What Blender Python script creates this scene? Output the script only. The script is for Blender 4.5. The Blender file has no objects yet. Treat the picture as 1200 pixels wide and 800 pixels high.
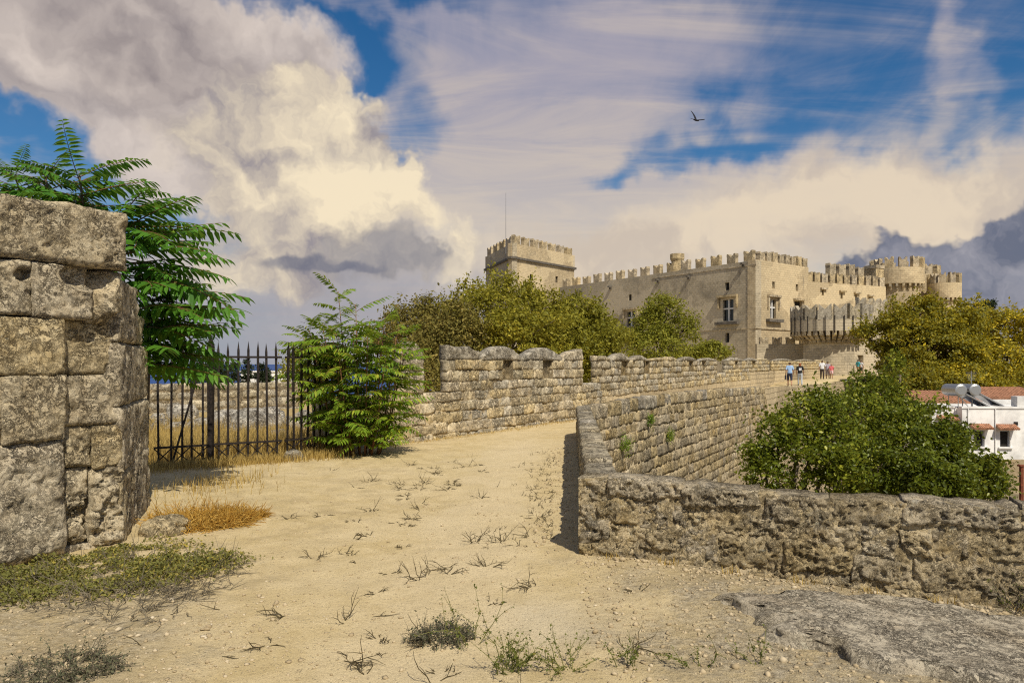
import bpy, math
import numpy as np
from mathutils import Vector, Euler, Matrix
from mathutils.geometry import delaunay_2d_cdt
rng = np.random.default_rng(11)
SC = bpy.context.scene
EYE = 1.65; FPX = 850.0
SUN_EL, SUN_AZ = 51.0, 24.0            # sun behind the camera, over the right shoulder
SUN_ROT = 180.0 - SUN_AZ
SKY_STRENGTH = .1
cam_d = bpy.data.cameras.new('camera'); cam = bpy.data.objects.new('camera', cam_d); SC.collection.objects.link(cam)
cam.location = (0, 0, EYE); cam.rotation_euler = (math.pi/2, 0, 0)
cam_d.sensor_width = 36; cam_d.lens = 36*FPX/1200; cam_d.shift_y = 26/1200; cam_d.clip_start = .05; cam_d.clip_end = 60000
SC.camera = cam
SC.view_settings.view_transform = 'Standard'; SC.view_settings.look = 'None'; SC.view_settings.exposure = 0; SC.view_settings.gamma = 1
SC.view_settings.use_curve_mapping = False
SC.cycles.max_bounces = 5; SC.cycles.diffuse_bounces = 3; SC.cycles.glossy_bounces = 2; SC.cycles.transmission_bounces = 3; SC.cycles.transparent_max_bounces = 4
SC.cycles.caustics_reflective = False; SC.cycles.caustics_refractive = False
SC.cycles.use_denoising = False
SC.cycles.pixel_filter_type = 'BLACKMAN_HARRIS'; SC.cycles.filter_width = 1.15
# ------------------------------------------------------------------ node helper
class NT:
    """tiny wrapper that builds math nodes in a node tree"""
    def __init__(s, nt): s.nt = nt
    def new(s, t, **k):
        n = s.nt.nodes.new(t)
        for a, b in k.items(): setattr(n, a, b)
        return n
    def put(s, sock, v):
        if isinstance(v, bpy.types.NodeSocket): s.nt.links.new(v, sock)
        else: sock.default_value = v
    def m(s, op, a, b=None, c=None, clamp=False):
        n = s.new('ShaderNodeMath', operation=op, use_clamp=clamp)
        s.put(n.inputs[0], a)
        if b is not None: s.put(n.inputs[1], b)
        if c is not None: s.put(n.inputs[2], c)
        return n.outputs[0]
    def v(s, op, a, b=None, scale=None):
        n = s.new('ShaderNodeVectorMath', operation=op)
        s.put(n.inputs[0], a)
        if b is not None: s.put(n.inputs[1], b)
        if scale is not None: s.put(n.inputs['Scale'], scale)
        return n.outputs['Value'] if op in ('LENGTH', 'DOT_PRODUCT') else n.outputs[0]
    def xyz(s, x, y, z):
        n = s.new('ShaderNodeCombineXYZ')
        for i, q in enumerate((x, y, z)): s.put(n.inputs[i], q)
        return n.outputs[0]
    def sep(s, v):
        n = s.new('ShaderNodeSeparateXYZ'); s.put(n.inputs[0], v); return n.outputs
    def noise(s, vec, scale, detail=4, rough=.5, dist=0.0, typ='FBM', color=False, lac=2.0, dim='3D'):
        n = s.new('ShaderNodeTexNoise', noise_dimensions=dim); n.noise_type = typ
        n.normalize = True
        s.put(n.inputs['Vector'], vec)
        for k, q in (('Scale', scale), ('Detail', detail), ('Roughness', rough), ('Distortion', dist), ('Lacunarity', lac)): s.put(n.inputs[k], q)
        return n.outputs['Color' if color else 'Fac']
    def voro(s, vec, scale, feature='F1', rand=1.0, out='Distance'):
        n = s.new('ShaderNodeTexVoronoi', feature=feature)
        s.put(n.inputs['Vector'], vec); n.inputs['Scale'].default_value = scale; n.inputs['Randomness'].default_value = rand
        return n.outputs[out]
    def ramp(s, x, a, b, lo=0.0, hi=1.0, t='SMOOTHSTEP'):
        n = s.new('ShaderNodeMapRange', interpolation_type=t, clamp=True)
        for i, q in enumerate((x, a, b, lo, hi)): s.put(n.inputs[i], q)
        return n.outputs[0]
    def mix(s, f, a, b, blend='MIX'):
        n = s.new('ShaderNodeMix', data_type='RGBA', blend_type=blend)
        s.put(n.inputs[0], f)
        for i, q in ((6, a), (7, b)):
            if isinstance(q, tuple) and len(q) == 3: q = (*q, 1)
            s.put(n.inputs[i], q)
        return n.outputs[2]
    def mapping(s, vec, loc=(0, 0, 0), rot=(0, 0, 0), sc=(1, 1, 1), typ='POINT'):
        n = s.new('ShaderNodeMapping', vector_type=typ)
        s.put(n.inputs[0], vec)
        for i, q in ((1, loc), (2, rot), (3, sc)): n.inputs[i].default_value = q
        return n.outputs[0]

def lin(r, g, b):
    f = lambda c: c/255/12.92 if c/255 <= .04045 else ((c/255+.055)/1.055)**2.4
    return (f(r), f(g), f(b))

def build_world():
    w = bpy.data.worlds.new('World'); SC.world = w; w.use_nodes = True
    nt = w.node_tree; nt.nodes.clear(); N = NT(nt)
    out = N.new('ShaderNodeOutputWorld'); bg = N.new('ShaderNodeBackground')
    bg.inputs['Strength'].default_value = SKY_STRENGTH
    sky = N.new('ShaderNodeTexSky', sky_type='NISHITA')
    sky.sun_disc = False; sky.sun_elevation = math.radians(SUN_EL); sky.sun_rotation = math.radians(SUN_ROT)
    sky.altitude = 30; sky.air_density = 1.0; sky.dust_density = .6; sky.ozone_density = 3.0
    d = N.new('ShaderNodeTexCoord').outputs['Generated']
    x, y, z = N.sep(d)
    az = N.m('ARCTAN2', x, y); el = N.m('ARCSINE', z)
    uv = N.xyz(az, el, 0.0)
    K = 850.0
    def ang(px, py):
        a = math.atan2(px-600, K); e = math.atan2(426-py, math.hypot(K, px-600)); return a, e
    hs = N.new('ShaderNodeHueSaturation'); nt.links.new(sky.outputs[0], hs.inputs['Color'])
    hs.inputs['Saturation'].default_value = 1.36; hs.inputs['Value'].default_value = .82
    col = hs.outputs[0]
    S = 1.0/SKY_STRENGTH
    def C(r, g, b): return tuple(q*S for q in lin(r, g, b))
    # shared noises (turbulence of the air: used to ruffle every cloud edge)
    wob = N.v('SUBTRACT', N.noise(uv, 7.0, 3, .55, color=True, dim='2D'), (.5, .5, .5))
    wobf = N.v('SUBTRACT', N.noise(uv, 26.0, 3, .62, color=True, dim='2D'), (.5, .5, .5))
    def warp(a, b):
        r = N.v('ADD', uv, N.v('SCALE', wob, scale=a))
        if b: r = N.v('ADD', r, N.v('SCALE', wobf, scale=b))
        return r
    P1 = warp(.10, .045); P2 = warp(.16, .03)
    quad = {}
    def terms(P):
        if P not in quad:
            u, v, _ = N.sep(P)
            quad[P] = [N.xyz(q, q, q) for q in (N.m('MULTIPLY', u, u), N.m('MULTIPLY', u, v), N.m('MULTIPLY', v, v), u, v)]
        return quad[P]
    def madd(a, b, c):
        n = N.new('ShaderNodeVectorMath', operation='MULTIPLY_ADD')
        for i, q in enumerate((a, b, c)): N.put(n.inputs[i], q)
        return n.outputs[0]
    def blobs(P, lst):
        """sum of soft ellipses of sky (centre, radii, tilt, weight), three at a time"""
        T = terms(P); tot = None
        for i in range(0, len(lst), 3):
            co = []
            for (px, py, rx, ry, rot, wt) in lst[i:i+3]:
                a, e = ang(px, py); c, s_ = math.cos(math.radians(rot)), math.sin(math.radians(rot)); ra, rb = K/rx, K/ry
                A = (c*ra)**2+(s_*rb)**2; B = 2*c*s_*(ra*ra-rb*rb); C_ = (s_*ra)**2+(c*rb)**2
                co.append((-A, -B, -C_, 2*A*a+B*e, 2*C_*e+B*a, 1-(A*a*a+B*a*e+C_*e*e), wt))
            while len(co) < 3: co.append((0, 0, 0, 0, 0, -1, 0))
            r = tuple(q[5] for q in co)
            for k in range(5): r = madd(T[k], tuple(q[k] for q in co), r)
            r = N.v('MAXIMUM', r, (0, 0, 0))
            d_ = N.v('DOT_PRODUCT', N.v('MULTIPLY', r, r), tuple(q[6] for q in co))
            tot = d_ if tot is None else N.m('ADD', tot, d_)
        return tot
    # high thin veil, streaked
    pl = N.v('SCALE', d, scale=N.m('DIVIDE', 1.0, N.m('MAXIMUM', N.m('ADD', z, .12), .05)))
    st = N.mapping(pl, (3.1, 1.2, 0), (0, 0, math.radians(28)), (.75, 2.3, 1))
    n1 = N.noise(st, 1.25, 6, .62, .6, dim='2D')
    n2 = N.noise(N.mapping(pl, (0, 7, 2), (0, 0, math.radians(-18)), (2.6, .8, 1)), 1.7, 5, .65, .4, dim='2D')
    veil = N.m('ADD', N.m('MULTIPLY', n1, .75), N.m('MULTIPLY', n2, .35))
    vb = blobs(P2, [(600, 110, 380, 270, 0, .6), (600, 300, 500, 150, 0, .6), (760, 60, 190, 130, 0, .2),
                    (1010, 265, 420, 130, -6, .75), (1200, 220, 200, 110, 0, .35), (90, 90, 420, 210, 0, .35), (1120, 30, 30, 190, 3, .30),
                    (960, 105, 260, 60, 12, -.05), (1100, 30, 260, 90, 0, .08), (1150, 140, 160, 60, 0, -.12), (870, 60, 120, 60, 0, .08), (800, 178, 190, 38, 8, -.40), (720, 190, 90, 26, 0, -.25),
                    (395, 72, 130, 52, 0, -.8), (480, 0, 120, 40, 0, -.55), (50, 140, 130, 70, 0, -.75), (200, 250, 110, 50, 0, -.5), (300, 330, 300, 160, 0, .3), (210, 245, 90, 50, 0, -.35), (475, 150, 55, 55, 0, -.35)])
    low = N.ramp(el, .05, .42)
    vcol = N.mix(low, C(214, 202, 186), C(168, 163, 176))
    vcol = N.mix(N.ramp(n1, .35, .7, 0, .45), vcol, C(226, 208, 184))
    def with_veil(bias): return N.mix(N.m('MULTIPLY', N.ramp(N.m('ADD', veil, bias), .42, 1.18), .93), col0, vcol)
    col0 = col
    plain_sky = with_veil(.22)      # the rest of the dome: the same streaked veil, no heaps of cloud
    col = with_veil(vb)
    # low pale haze toward the sea
    col = N.mix(N.ramp(el, 0.0, .16, .75, 0.0), col, N.mix(N.ramp(az, -.5, .1), C(128, 146, 176), C(196, 186, 172)))
    # warm bank of cloud right of centre
    bk = blobs(P1, [(1060, 225, 330, 75, -4, .9), (880, 290, 330, 70, 0, .7), (640, 300, 250, 70, 0, .5)])
    col = N.mix(N.m('MULTIPLY', N.ramp(N.m('ADD', bk, N.m('MULTIPLY', N.noise(P2, 9, 3, .55, dim='2D'), .5)), .35, 1.1), .85), col,
                N.mix(N.ramp(N.noise(P1, 8, 4, .55, dim='2D'), .38, .62), C(205, 190, 174), C(232, 214, 188)))
    # cumulus
    bump1 = N.noise(P1, 9, 5, .57, dim='2D'); bump2 = N.noise(N.v('ADD', P1, (.016, .026, 0)), 9, 5, .57, dim='2D')
    relief = N.m('MULTIPLY', N.m('SUBTRACT', bump1, bump2), 3.0)
    def layer(col, lst, thr, soft, nz, shade, lo_c, hi_c, alpha=1.0, relief_k=1.0, P=P1):
        f = N.m('ADD', blobs(P, lst), N.m('MULTIPLY', N.m('SUBTRACT', bump1, .5), nz))
        a = N.m('MULTIPLY', N.ramp(f, thr-soft, thr+soft), alpha)
        sh = N.m('ADD', N.m('MULTIPLY', relief, relief_k), shade)
        return N.mix(a, col, N.mix(N.ramp(sh, 0, 1, t='LINEAR'), lo_c, hi_c))
    # dull mauve air under the big cloud
    col = layer(col, [(330, 370, 330, 130, 0, .8), (520, 360, 200, 90, 0, .5), (180, 330, 200, 110, 0, .35)], .45, .45, .5, .55, C(140, 142, 158), C(182, 176, 178), .8, .3)
    # upper grey-mauve sheet, left
    g = [(60, 20, 330, 110, -6, .9), (220, 45, 230, 80, -10, .9), (190, 138, 220, 90, -28, .8), (290, 110, 90, 90, 0, .3), (10, 55, 200, 50, -10, .6), (230, 200, 150, 120, 0, .5)]
    shade = N.m('ADD', .62, N.m('MULTIPLY', blobs(P2, [(170, 40, 280, 60, -14, .45), (60, 95, 200, 55, -18, .5), (190, 120, 150, 50, -24, .4), (260, 20, 120, 40, -10, .25)]), -1.0))
    shade = N.m('ADD', shade, blobs(P2, [(50, 70, 170, 26, -16, .45), (320, 45, 90, 40, -10, .4), (240, 210, 180, 70, -30, .35), (40, 12, 140, 30, 0, .25), (130, 85, 160, 18, -20, .3)]))
    col = layer(col, g, .33, .24, .6, shade, C(148, 138, 138), C(226, 212, 201), .95, .32)
    # the big cream tower
    g = [(360, 180, 170, 110, -10, .85), (410, 225, 120, 90, 0, .8), (290, 170, 170, 100, 20, .5), (320, 270, 150, 100, 0, .55), (440, 205, 60, 70, 0, .5), (385, 130, 90, 50, 0, .5), (330, 330, 170, 60, 0, .35), (525, 268, 70, 50, 0, .4), (540, 315, 60, 60, 0, .45)]
    shade = N.m('ADD', .52, blobs(P1, [(430, 215, 110, 80, 0, .5), (350, 160, 100, 50, 10, .2), (390, 130, 60, 40, 0, .3), (300, 230, 110, 90, 10, .15), (395, 250, 90, 60, 0, .35), (525, 275, 60, 60, 0, .45), (545, 320, 60, 60, 0, .5)]))
    shade = N.m('ADD', shade, blobs(P2, [(240, 140, 150, 80, -30, -.35), (430, 150, 80, 36, 0, -.3), (300, 300, 150, 60, 0, -.2), (430, 310, 150, 40, 0, -.25), (330, 380, 220, 60, 0, -.3)]))
    col = layer(col, g, .40, .19, .62, shade, C(152, 145, 150), C(247, 230, 198), .94, .65)
    # grey shelf beneath it and the slate cumulus over the right horizon
    col = layer(col, [(455, 296, 90, 34, -8, .7), (505, 312, 70, 34, 0, .7), (400, 320, 130, 34, 0, .4)], .42, .30, .7, .42, C(118, 119, 130), C(178, 170, 164), .75, .8)
    col = layer(col, [(350, 311, 85, 13, 3, 1.1), (420, 316, 60, 9, 0, .8)], .5, .35, .4, .25, C(104, 108, 126), C(150, 148, 156), .75, .6, P=warp(.03, .02))
    col = layer(col, [(1190, 345, 170, 110, 0, 1.0), (1175, 280, 60, 40, 0, .6), (1060, 335, 110, 50, -8, .7), (1045, 285, 50, 24, 0, .5), (1110, 345, 130, 60, 0, .6), (1000, 370, 110, 50, 0, .6)], .44, .16, .75, .3, C(86, 98, 124), C(156, 156, 168), .9, 1.0)
    bg2 = N.new('ShaderNodeBackground'); bg2.inputs['Strength'].default_value = SKY_STRENGTH
    nt.links.new(col, bg.inputs['Color']); nt.links.new(plain_sky, bg2.inputs['Color'])
    win = N.m('MULTIPLY', N.m('GREATER_THAN', y, .45), N.m('MULTIPLY', N.m('LESS_THAN', z, .64), N.m('GREATER_THAN', z, -.06)))
    ms = N.new('ShaderNodeMixShader'); N.put(ms.inputs[0], win)
    nt.links.new(bg2.outputs[0], ms.inputs[1]); nt.links.new(bg.outputs[0], ms.inputs[2]); nt.links.new(ms.outputs[0], out.inputs[0])
    w.cycles.sampling_method = 'MANUAL'; w.cycles.sample_map_resolution = 512
build_world()
sun_d = bpy.data.lights.new('sun', 'SUN'); sun_d.energy = 4.7; sun_d.angle = math.radians(.5); sun_d.color = (1.0, .92, .78)
sun = bpy.data.objects.new('sun', sun_d); SC.collection.objects.link(sun)
_e, _a = math.radians(SUN_EL), math.radians(SUN_AZ)
SUN_DIR = Vector((math.sin(_a)*math.cos(_e), -math.cos(_a)*math.cos(_e), math.sin(_e)))
sun.rotation_euler = SUN_DIR.to_track_quat('Z', 'Y').to_euler()
# ------------------------------------------------------------------ helpers
def hash3(ix, iy, iz, seed):
    h = (ix.astype(np.int64)*374761393 + iy.astype(np.int64)*668265263 + iz.astype(np.int64)*2147483647 + seed*974634777) & 0xFFFFFFFF
    h = ((h ^ (h >> 13))*1274126177) & 0xFFFFFFFF
    h = ((h ^ (h >> 16))*2246822519) & 0xFFFFFFFF
    return ((h ^ (h >> 15)) & 0xFFFFFF)/float(0xFFFFFF)
def vnoise(p, seed=0):
    p = np.asarray(p, float); i = np.floor(p); f = p-i; f = f*f*f*(f*(f*6-15)+10); i = i.astype(np.int64)
    r = 0
    for dx in (0, 1):
        wx = f[:, 0] if dx else 1-f[:, 0]
        for dy in (0, 1):
            wy = f[:, 1] if dy else 1-f[:, 1]
            for dz in (0, 1):
                wz = f[:, 2] if dz else 1-f[:, 2]
                r = r + wx*wy*wz*hash3(i[:, 0]+dx, i[:, 1]+dy, i[:, 2]+dz, seed)
    return r*2-1
def fbm(p, octv=4, seed=0, gain=.5, lac=2.03):
    p = np.asarray(p, float); a = 1.0; t = 0; s = 0
    for o in range(octv):
        t = t+a*vnoise(p+o*17.3, seed+o); s += a; a *= gain; p = p*lac
    return t/s
COL = SC.collection
def link(o, parent=None):
    COL.objects.link(o)
    if parent is not None: o.parent = parent
    return o
def tag(o, label=None, cat=None, group=None, kind=None):
    for k, v in (('label', label), ('category', cat), ('group', group), ('kind', kind)):
        if v: o[k] = v
    return o
def mesh_data(name, V, F, mats, smooth=False, uv=None, mi=None):
    me = bpy.data.meshes.new(name)
    V = np.asarray(V, dtype=np.float32).reshape(-1, 3)
    if isinstance(F, np.ndarray):
        k = F.shape[1]; n = len(F)
        me.vertices.add(len(V)); me.vertices.foreach_set('co', V.ravel())
        me.loops.add(n*k); me.loops.foreach_set('vertex_index', F.astype(np.int32).ravel())
        me.polygons.add(n); me.polygons.foreach_set('loop_start', np.arange(0, n*k, k, dtype=np.int32))
        me.update(calc_edges=True)
    else:
        me.from_pydata([tuple(v) for v in V.tolist()], [], F); me.update()
    for m in (mats if isinstance(mats, (list, tuple)) else [mats]): me.materials.append(m)
    if smooth: me.polygons.foreach_set('use_smooth', np.ones(len(me.polygons), dtype=bool))
    if mi is not None: me.polygons.foreach_set('material_index', np.asarray(mi, dtype=np.int32))
    if uv is not None:
        l = me.uv_layers.new(name='UVMap'); l.data.foreach_set('uv', np.asarray(uv, dtype=np.float32).ravel())
    return me
def obj(name, V, F, mats, parent=None, smooth=False, loc=(0, 0, 0), rz=0.0, **k):
    o = bpy.data.objects.new(name, mesh_data(name, V, F, mats, smooth, **k))
    o.location = loc; o.rotation_euler = (0, 0, rz)
    return link(o, parent)
def inst(name, me, parent=None, loc=(0, 0, 0), rot=(0, 0, 0), sc=(1, 1, 1)):
    o = bpy.data.objects.new(name, me); o.location = loc; o.rotation_euler = rot; o.scale = sc
    return link(o, parent)
def thing(name, label, cat, loc=(0, 0, 0), rz=0.0, group=None):
    o = bpy.data.objects.new(name, None); o.location = loc; o.rotation_euler = (0, 0, rz); o.empty_display_size = .2
    link(o); return tag(o, label, cat, group, 'thing')
class MB:
    """collects simple shapes into one mesh"""
    def __init__(s): s.V = []; s.F = []
    def add(s, V, F):
        b = len(s.V); s.V += [tuple(v) for v in V]; s.F += [tuple(i+b for i in f) for f in F]
    def box(s, c, d, rz=0.0, rx=0.0, taper=1.0):
        V = []
        for z in (-.5, .5):
            k = taper if z > 0 else 1.0
            for x, y in ((-.5, -.5), (.5, -.5), (.5, .5), (-.5, .5)):
                p = Vector((x*d[0]*k, y*d[1]*k, z*d[2])); p.rotate(Euler((rx, 0, rz))); V.append((p.x+c[0], p.y+c[1], p.z+c[2]))
        s.add(V, [(3, 2, 1, 0), (4, 5, 6, 7), (0, 1, 5, 4), (1, 2, 6, 5), (2, 3, 7, 6), (3, 0, 4, 7)])
    def prism(s, poly, f0, f1):
        """poly: list of 2d points, f0/f1 map a point to the near and far 3d position"""
        n = len(poly)
        s.add([f0(p) for p in poly]+[f1(p) for p in poly],
              [tuple(range(n))[::-1], tuple(range(n, 2*n))]+[(i, (i+1) % n, n+(i+1) % n, n+i) for i in range(n)])
    def tube(s, pts, rad, n=6, cap=True):
        pts = [Vector(p) for p in pts]; rad = rad if isinstance(rad, (list, tuple)) else [rad]*len(pts)
        V = []; F = []; prev = None
        for i, p in enumerate(pts):
            t = (pts[min(i+1, len(pts)-1)]-pts[max(i-1, 0)]).normalized()
            a = t.orthogonal().normalized() if prev is None else (prev-t*prev.dot(t)).normalized()
            prev = a; b = t.cross(a)
            for k in range(n):
                q = p+(a*math.cos(k*2*math.pi/n)+b*math.sin(k*2*math.pi/n))*rad[i]; V.append(tuple(q))
        for i in range(len(pts)-1):
            for k in range(n): F.append((i*n+k, i*n+(k+1) % n, (i+1)*n+(k+1) % n, (i+1)*n+k))
        if cap: F += [tuple(range(n))[::-1], tuple((len(pts)-1)*n+k for k in range(n))]
        s.add(V, F)
    def lathe(s, prof, c=(0, 0, 0), n=24, a0=0.0, a1=2*math.pi):
        """prof: (radius, z) pairs"""
        full = abs(a1-a0-2*math.pi) < 1e-6; m = n if full else n+1; V = []; F = []
        for r, z in prof:
            for k in range(m):
                a = a0+(a1-a0)*k/n; V.append((c[0]+r*math.cos(a), c[1]+r*math.sin(a), c[2]+z))
        for i in range(len(prof)-1):
            for k in range(n): F.append((i*m+k, i*m+(k+1) % m, (i+1)*m+(k+1) % m, (i+1)*m+k))
        s.add(V, F)
    def build(s, name, mat, parent=None, smooth=False, **k): return obj(name, s.V, s.F, mat, parent, smooth, **k)
def at(px, py, depth):
    """the point that stands `depth` metres ahead on the sight line through a picture position"""
    return Vector(((px-600)/FPX*depth, depth, EYE+(426-py)/FPX*depth))

# ------------------------------------------------------------------ materials
def new_mat(name):
    m = bpy.data.materials.new(name); m.use_nodes = True; nt = m.node_tree; nt.nodes.clear()
    N = NT(nt); o = N.new('ShaderNodeOutputMaterial'); b = N.new('ShaderNodeBsdfPrincipled'); nt.links.new(b.outputs[0], o.inputs[0])
    return m, N, b, o
def bump(N, b, h, dist, strength=1.0):
    n = N.new('ShaderNodeBump'); n.inputs['Distance'].default_value = dist; n.inputs['Strength'].default_value = strength
    N.put(n.inputs['Height'], h); N.nt.links.new(n.outputs[0], b.inputs['Normal'])
def plain(name, c, rough=.7, metal=0.0, nscale=0, amt=.25, bmp=0.0, spec=.3):
    m, N, b, o = new_mat(name)
    b.inputs['Roughness'].default_value = rough; b.inputs['Metallic'].default_value = metal; b.inputs['Specular IOR Level'].default_value = spec
    if nscale:
        p = N.new('ShaderNodeNewGeometry').outputs['Position']; f = N.noise(p, nscale, 5, .6)
        N.put(b.inputs['Base Color'], N.mix(N.ramp(f, .3, .7), tuple(q*(1-amt) for q in c), tuple(min(1, q*(1+amt)) for q in c)))
        if bmp: bump(N, b, f, bmp)
    else: b.inputs['Base Color'].default_value = (*c, 1)
    return m
def stone_mat(name, c_light, c_mid, c_dark, sc=1.0, lichen=.5, ochre=.35, bdist=.02, rnd=.3, pits=1.0, lich_c=(.085, .078, .062), white=.25):
    m, N, b, o = new_mat(name); b.inputs['Roughness'].default_value = .95; b.inputs['Specular IOR Level'].default_value = .08
    p = N.v('SCALE', N.new('ShaderNodeNewGeometry').outputs['Position'], scale=sc)
    wv = N.v('SUBTRACT', N.noise(p, 6, 5, .65, color=True), (.5, .5, .5))
    pw = N.v('ADD', p, N.v('SCALE', wv, scale=.16))
    big = N.noise(p, 1.7, 5, .6, .3); mid = N.noise(pw, 8.5, 8, .7, .2); fine = N.noise(pw, 30, 7, .74); grit = N.noise(p, 120, 4, .7)
    c = N.mix(N.ramp(mid, .36, .62), c_mid, c_light)
    c = N.mix(N.ramp(big, .5, .68, 0, ochre), c, (.46, .29, .10))
    # blotches of grey lichen, broken up finely
    lich = N.m('ADD', N.m('MULTIPLY', N.noise(pw, 3.4, 8, .72, .5), .62), N.m('MULTIPLY', fine, .38))
    c = N.mix(N.ramp(lich, .515, .61, 0, lichen), c, lich_c)
    # crevices and pits: their shadow painted into the colour, also sunk in the bump
    crv = N.noise(N.v('MULTIPLY', pw, (1, 1, 1.35)), 13, 8, .72, .6); rid = N.m('ABSOLUTE', N.m('SUBTRACT', crv, .5))
    crack = N.m('MULTIPLY', N.ramp(rid, .035, .004), N.ramp(N.noise(p, 3.1, 4, .6), .40, .55))
    hol = N.ramp(N.m('ADD', N.m('MULTIPLY', fine, .62), N.m('MULTIPLY', crv, .38)), .475, .405)
    dk = N.m('MAXIMUM', N.m('MULTIPLY', crack, .95), N.m('MULTIPLY', hol, .66*pits))
    c = N.mix(dk, c, c_dark)
    # chalky highlights on fresh breaks
    c = N.mix(N.ramp(N.m('ADD', N.m('MULTIPLY', N.noise(pw, 5.6, 9, .75, .3), .6), N.m('MULTIPLY', fine, .4)), .56, .63, 0, white), c, tuple(min(.7, q*1.35) for q in c_light))
    c = N.mix(N.ramp(grit, .5, .72, 0, .35), c, c_dark); c = N.mix(N.ramp(grit, .42, .25, 0, .25), c, c_light)
    r = N.new('ShaderNodeObjectInfo').outputs['Random']
    hsv = N.new('ShaderNodeHueSaturation'); N.put(hsv.inputs['Color'], c)
    N.put(hsv.inputs['Value'], N.m('ADD', 1.0-rnd*.5, N.m('MULTIPLY', r, rnd)))
    N.put(hsv.inputs['Saturation'], N.m('ADD', .9, N.m('MULTIPLY', N.m('FRACT', N.m('MULTIPLY', r, 7.31)), .35)))
    N.nt.links.new(hsv.outputs[0], b.inputs['Base Color'])
    h = N.m('ADD', N.m('MULTIPLY', mid, .8), N.m('MULTIPLY', fine, .55))
    h = N.m('ADD', h, N.m('MULTIPLY', grit, .12)); h = N.m('SUBTRACT', h, N.m('MULTIPLY', dk, .5))
    bump(N, b, h, bdist*1.9)
    return m
def leaf_mat(name, c1, c2, c3, trans=.35, rough=.5, vein=False):
    m, N, b, o = new_mat(name)
    g = N.new('ShaderNodeNewGeometry'); r = g.outputs['Random Per Island']; oi = N.new('ShaderNodeObjectInfo').outputs['Random']
    big = N.noise(g.outputs['Position'], .55, 3, .6)
    r2 = N.m('FRACT', N.m('ADD', N.m('MULTIPLY', r, .75), N.m('MULTIPLY', oi, .25)))
    c = N.mix(N.ramp(r2, 0, .75), c1, c2); c = N.mix(N.ramp(N.m('ADD', r2, N.m('MULTIPLY', N.m('SUBTRACT', big, .5), .9)), .66, .98), c, c3)
    N.put(b.inputs['Base Color'], c); b.inputs['Roughness'].default_value = rough; b.inputs['Specular IOR Level'].default_value = .25
    t = N.new('ShaderNodeBsdfTranslucent'); N.put(t.inputs[0], N.mix(.5, c, tuple(q*1.3 for q in c3)))
    ms = N.new('ShaderNodeMixShader'); ms.inputs[0].default_value = trans
    N.nt.links.new(b.outputs[0], ms.inputs[1]); N.nt.links.new(t.outputs[0], ms.inputs[2]); N.nt.links.new(ms.outputs[0], o.inputs[0])
    return m
def masonry_mat(name, c1, c2, mortar, bw=.9, bh=.42, bdist=.03, stain=.6):
    """ashlar too far off to pick the blocks apart: brick courses along the wall's own (u, z) metres"""
    m, N, b, o = new_mat(name); b.inputs['Roughness'].default_value = .92; b.inputs['Specular IOR Level'].default_value = .1
    uvn = N.new('ShaderNodeUVMap'); uvn.uv_map = 'UVMap'; p = N.new('ShaderNodeNewGeometry').outputs['Position']
    wob = N.v('SCALE', N.v('SUBTRACT', N.noise(p, 1.3, 3, .6, color=True), (.5, .5, .5)), scale=.22)
    br = N.new('ShaderNodeTexBrick'); N.put(br.inputs['Vector'], N.v('ADD', uvn.outputs[0], wob))
    br.inputs['Scale'].default_value = 1; br.inputs['Brick Width'].default_value = bw; br.inputs['Row Height'].default_value = bh
    br.inputs['Mortar Size'].default_value = .022; br.inputs['Mortar Smooth'].default_value = .4; br.inputs['Bias'].default_value = -.1
    br.inputs['Color1'].default_value = (*c1, 1); br.inputs['Color2'].default_value = (*c2, 1); br.inputs['Mortar'].default_value = (*mortar, 1)
    c = br.outputs['Color']
    big = N.noise(p, .22, 6, .65, .5); mid = N.noise(p, 1.6, 7, .7, .4)
    c = N.mix(N.ramp(mid, .38, .68, .1, .7), c, tuple(q*.62 for q in c2)); c = N.mix(N.ramp(N.noise(p, 3.5, 5, .7), .5, .7, 0, .45), c, tuple(min(.7, q*1.2) for q in c1)); c = N.mix(N.ramp(big, .5, .72, 0, stain), c, (.2, .175, .135))
    c = N.mix(N.ramp(N.noise(N.v('MULTIPLY', p, (1, 1, .16)), 1.1, 6, .65), .55, .72, 0, stain*.9), c, (.17, .15, .12))
    pt = N.voro(N.v('ADD', N.v('MULTIPLY', p, (1, 1, 1.3)), N.v('SCALE', N.noise(p, .5, 4, .6, color=True), scale=2.5)), .17, out='Color')
    c = N.mix(N.ramp(N.sep(pt)[0], .35, .9, 0, .5), c, tuple(min(.72, q*1.18) for q in c1)); c = N.mix(N.ramp(N.sep(pt)[1], .55, .95, 0, .45), c, tuple(q*.68 for q in c2))
    N.put(b.inputs['Base Color'], c)
    bump(N, b, N.m('ADD', N.m('MULTIPLY', br.outputs['Fac'], -1.0), N.m('MULTIPLY', mid, 1.2)), bdist)
    return m
M = {}
M['block'] = stone_mat('limestone_block', (.74, .63, .43), (.57, .465, .295), (.12, .094, .062), 1.0, .5, .15, .026, .14, .75, (.43, .375, .27), .45)
M['rubble'] = stone_mat('lichened_rubble', (.73, .62, .43), (.56, .455, .285), (.075, .06, .042), 1.1, .7, .16, .034, .3, 1.0, (.34, .31, .25), .5)
M['mortar'] = stone_mat('lime_mortar', (0.506, 0.408, 0.253), (0.368, 0.287, 0.167), (.08, .065, .045), 1.4, .6, .3, .03, .0, 1.0, (0.172, 0.149, 0.115))
M['battle'] = stone_mat('battlement_stone', (.74, .63, .43), (.58, .475, .30), (.15, .12, .08), 1.0, .5, .18, .022, .28, .85, (.34, .305, .235), .35)
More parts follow.
